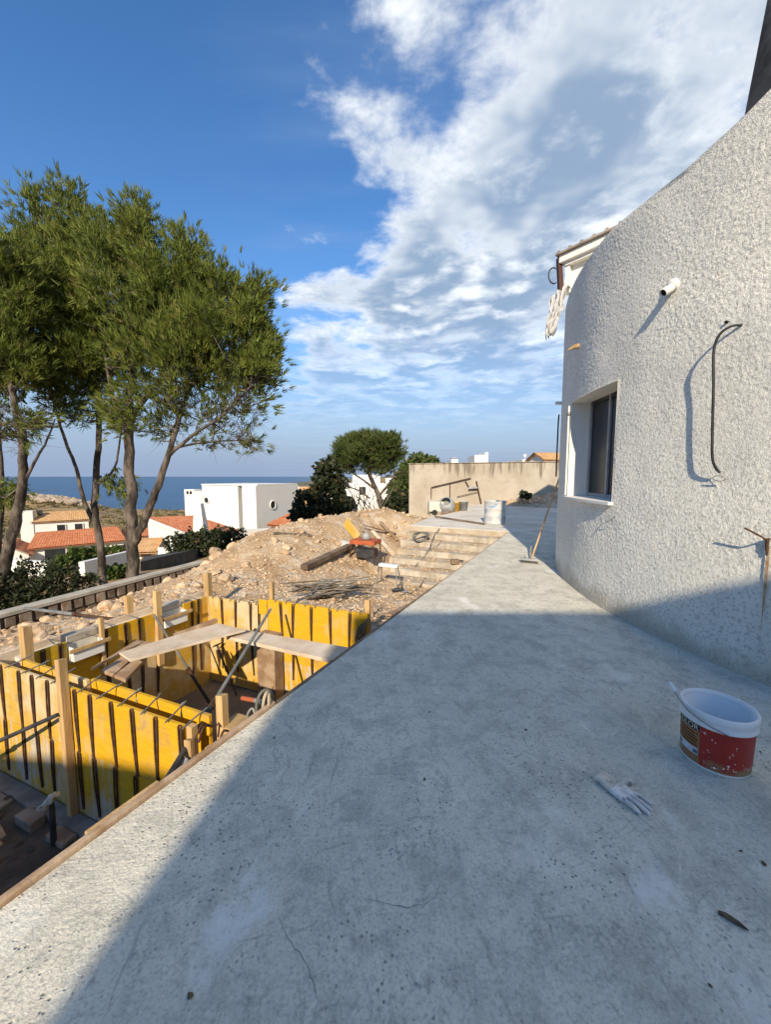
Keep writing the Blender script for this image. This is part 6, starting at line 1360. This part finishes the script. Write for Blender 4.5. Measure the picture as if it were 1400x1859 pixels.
# --- small houses further right
def cottage(lab, px0, px1, pe, pr, Y, zdown, m='tiles', dep=5., skew=.3):
    a_, b_ = A(px0, pe, Y), A(px1, pe, Y + skew * 3); F_ = frame((a_.x, a_.y), (b_.x - a_.x, b_.y - a_.y)); L_ = (b_ - a_).xy.length; t = thing('cottage', lab, 'house', (a_.x, a_.y, a_.z - zdown)); zt = A(px0, pr, Y + dep / 2).z
    wallbox(t, F_, 0, L_, 0, dep, a_.z - zdown, a_.z)
    for x_ in (0, L_): mb = MB(); mb.add([F_(x_, 0, a_.z), F_(x_, dep, a_.z), F_(x_, dep / 2, zt - .1)], [(0, 1, 2)]); part('gable', mb, M['white_render'], t)
    tiled(t, F_(-.3, -.4, a_.z - .1), F_(L_ + .3, -.4, a_.z - .1), F_(L_ + .3, dep / 2, zt), F_(-.3, dep / 2, zt), M[m]); tiled(t, F_(L_ + .3, dep + .4, a_.z - .1), F_(-.3, dep + .4, a_.z - .1), F_(-.3, dep / 2, zt), F_(L_ + .3, dep / 2, zt), M[m]); return t, F_, L_, a_.z
cottage('low white cottage with orange roof right of the block house', 492, 556, 950, 932, 33., 3.5, dep=5., skew=-.6)
t, F_, L_, z_ = cottage('white house with a reed roof beyond the dark tree', 538, 575, 915, 884, 60., 6, 'tiles_pale', 6.)
c = A(541, 912, 56.); mb = MB(); mb.lathe([(.9, -1.5), (.75, .2), (.35, 1.6), (.28, 2.2), (0, 2.4)], c, 16); solo('cone_chimney', mb, M['white_paint'], 'white cone shaped chimney by the reed roof', 'chimney', c + Vector((0, 0, -1.5)))
def block(lab, boxes, Y, nm='white_house'):
    c = A(boxes[0][0], boxes[0][3], Y); t = thing(nm, lab, 'house', c)
    for i, (x0, x1, y0, y1, dy) in enumerate(boxes):
        a_, b_ = A(x0, y1, Y + dy), A(x1, y0, Y + dy); mb = MB(); mb.fbox(lambda p, q, z: Vector((p, q, z)), a_.x, b_.x, Y + dy, Y + dy + 5, a_.z, b_.z); part('wall', mb, M['white_render'], t, .03)
    return t
t = block('white terraced house glimpsed behind the umbrella pine', [(622, 742, 878, 950, 0), (640, 690, 862, 879, 1.5), (700, 742, 868, 880, 1.2), (560, 640, 905, 950, -2)], 52.)
for x0, x1, y0, y1 in ((652, 664, 884, 898), (706, 716, 886, 900), (724, 738, 884, 902)):
    a_, b_ = A(x0, y1, 51.9), A(x1, y0, 51.9); mb = MB(); mb.fbox(lambda p, q, z: Vector((p, q, z)), a_.x, b_.x, 51.9, 52.05, a_.z, b_.z); part('window', mb, M['glass'], t)
a_, b_ = A(725, 900, 45.), A(748, 878, 45.); mb = MB(); mb.fbox(lambda p, q, z: Vector((p, q, z)), a_.x, b_.x + .8, 45., 49., a_.z - 3, b_.z); solo('tan_outbuilding', mb, mat('tan_render', (.52, .42, .30), (.44, .35, .24), 2, .9), 'small tan outbuilding left of the boundary wall', 'outbuilding', (a_.x, 45., a_.z - 3))
t = block('white house top with a corner pillar above the boundary wall', [(861, 882, 826, 860, 0), (880, 887, 821, 860, .2)], 60., 'white_house')
t = block('low white chimney block above the boundary wall', [(819, 832, 834, 860, 0)], 55., 'roof_chimney')
a_, b_ = A(820, 832, 54.9), A(830, 830, 54.9); mb = MB(); mb.fbox(lambda p, q, z: Vector((p, q, z)), a_.x, b_.x, 55.2, 56, a_.z, b_.z); part('cap', mb, M['ash_metal'], t)
t = block('white roof ledge with small ball finial above the boundary wall', [(948, 962, 834, 860, 0)], 50., 'roof_ledge')
c = A(953, 829, 51.); mb = MB(); mb.lathe([(.0, -.6), (.05, -.6), (.05, -.1), (.2, 0), (.22, .15), (.12, .3), (0, .34)], c, 14); part('finial', mb, M['white_paint'], t)
cottage('white house with orange roof peeking out beside the round house', 990, 1060, 834, 822, 40., 4.5, 'tiles_pale', 3.4, .2)
# --- low white garden walls between the plots
def lowwall(lab, q1, q2, z1, z2, Y1_, Y2_, th=.25, m='white_render', h_=1.2):
    a_, b_ = A(*q1, Y1_), A(*q2, Y2_); a_.z, b_.z = A(*q1, Y1_).z, A(*q2, Y2_).z; d = (b_ - a_); nn_ = Vector((-d.y, d.x, 0)).normalized() * th; mb = MB()
    mb.hexa([a_ - Vector((0, 0, h_)), b_ - Vector((0, 0, h_)), b_ + nn_ - Vector((0, 0, h_)), a_ + nn_ - Vector((0, 0, h_)), a_, b_, b_ + nn_, a_ + nn_]); return solo('garden_wall', mb, M[m], lab, 'wall', a_ - Vector((0, 0, h_)), bevel=.01)
lowwall('low white garden wall behind the slender pine', (153, 1020), (238, 1000), 0, 0, 16., 19., h_=1.0)
lowwall('long grey white wall at the left below the villa', (-40, 1012), (108, 1022), 0, 0, 22., 19., h_=1.0)
lowwall('white roof parapet in front of the block house', (436, 962), (512, 958), 0, 0, 24., 26., h_=1.5)
a0, a1, a2, a3 = A(255, 1022, 15.), A(350, 1000, 19.), A(365, 998, 21.), A(262, 1012, 17.5)
mb = MB(); mb.add([a0 + Vector((0, 0, .05)), a1 + Vector((0, 0, .05)), a2 + Vector((0, 0, .05)), a3 + Vector((0, 0, .05))] + [q_ - Vector((0, 0, 1.5)) for q_ in (a0, a1, a2, a3)], [(0, 1, 2, 3), (0, 4, 5, 1), (1, 5, 6, 2), (2, 6, 7, 3), (3, 7, 4, 0)]); struct('road', mb, M['asphalt'])
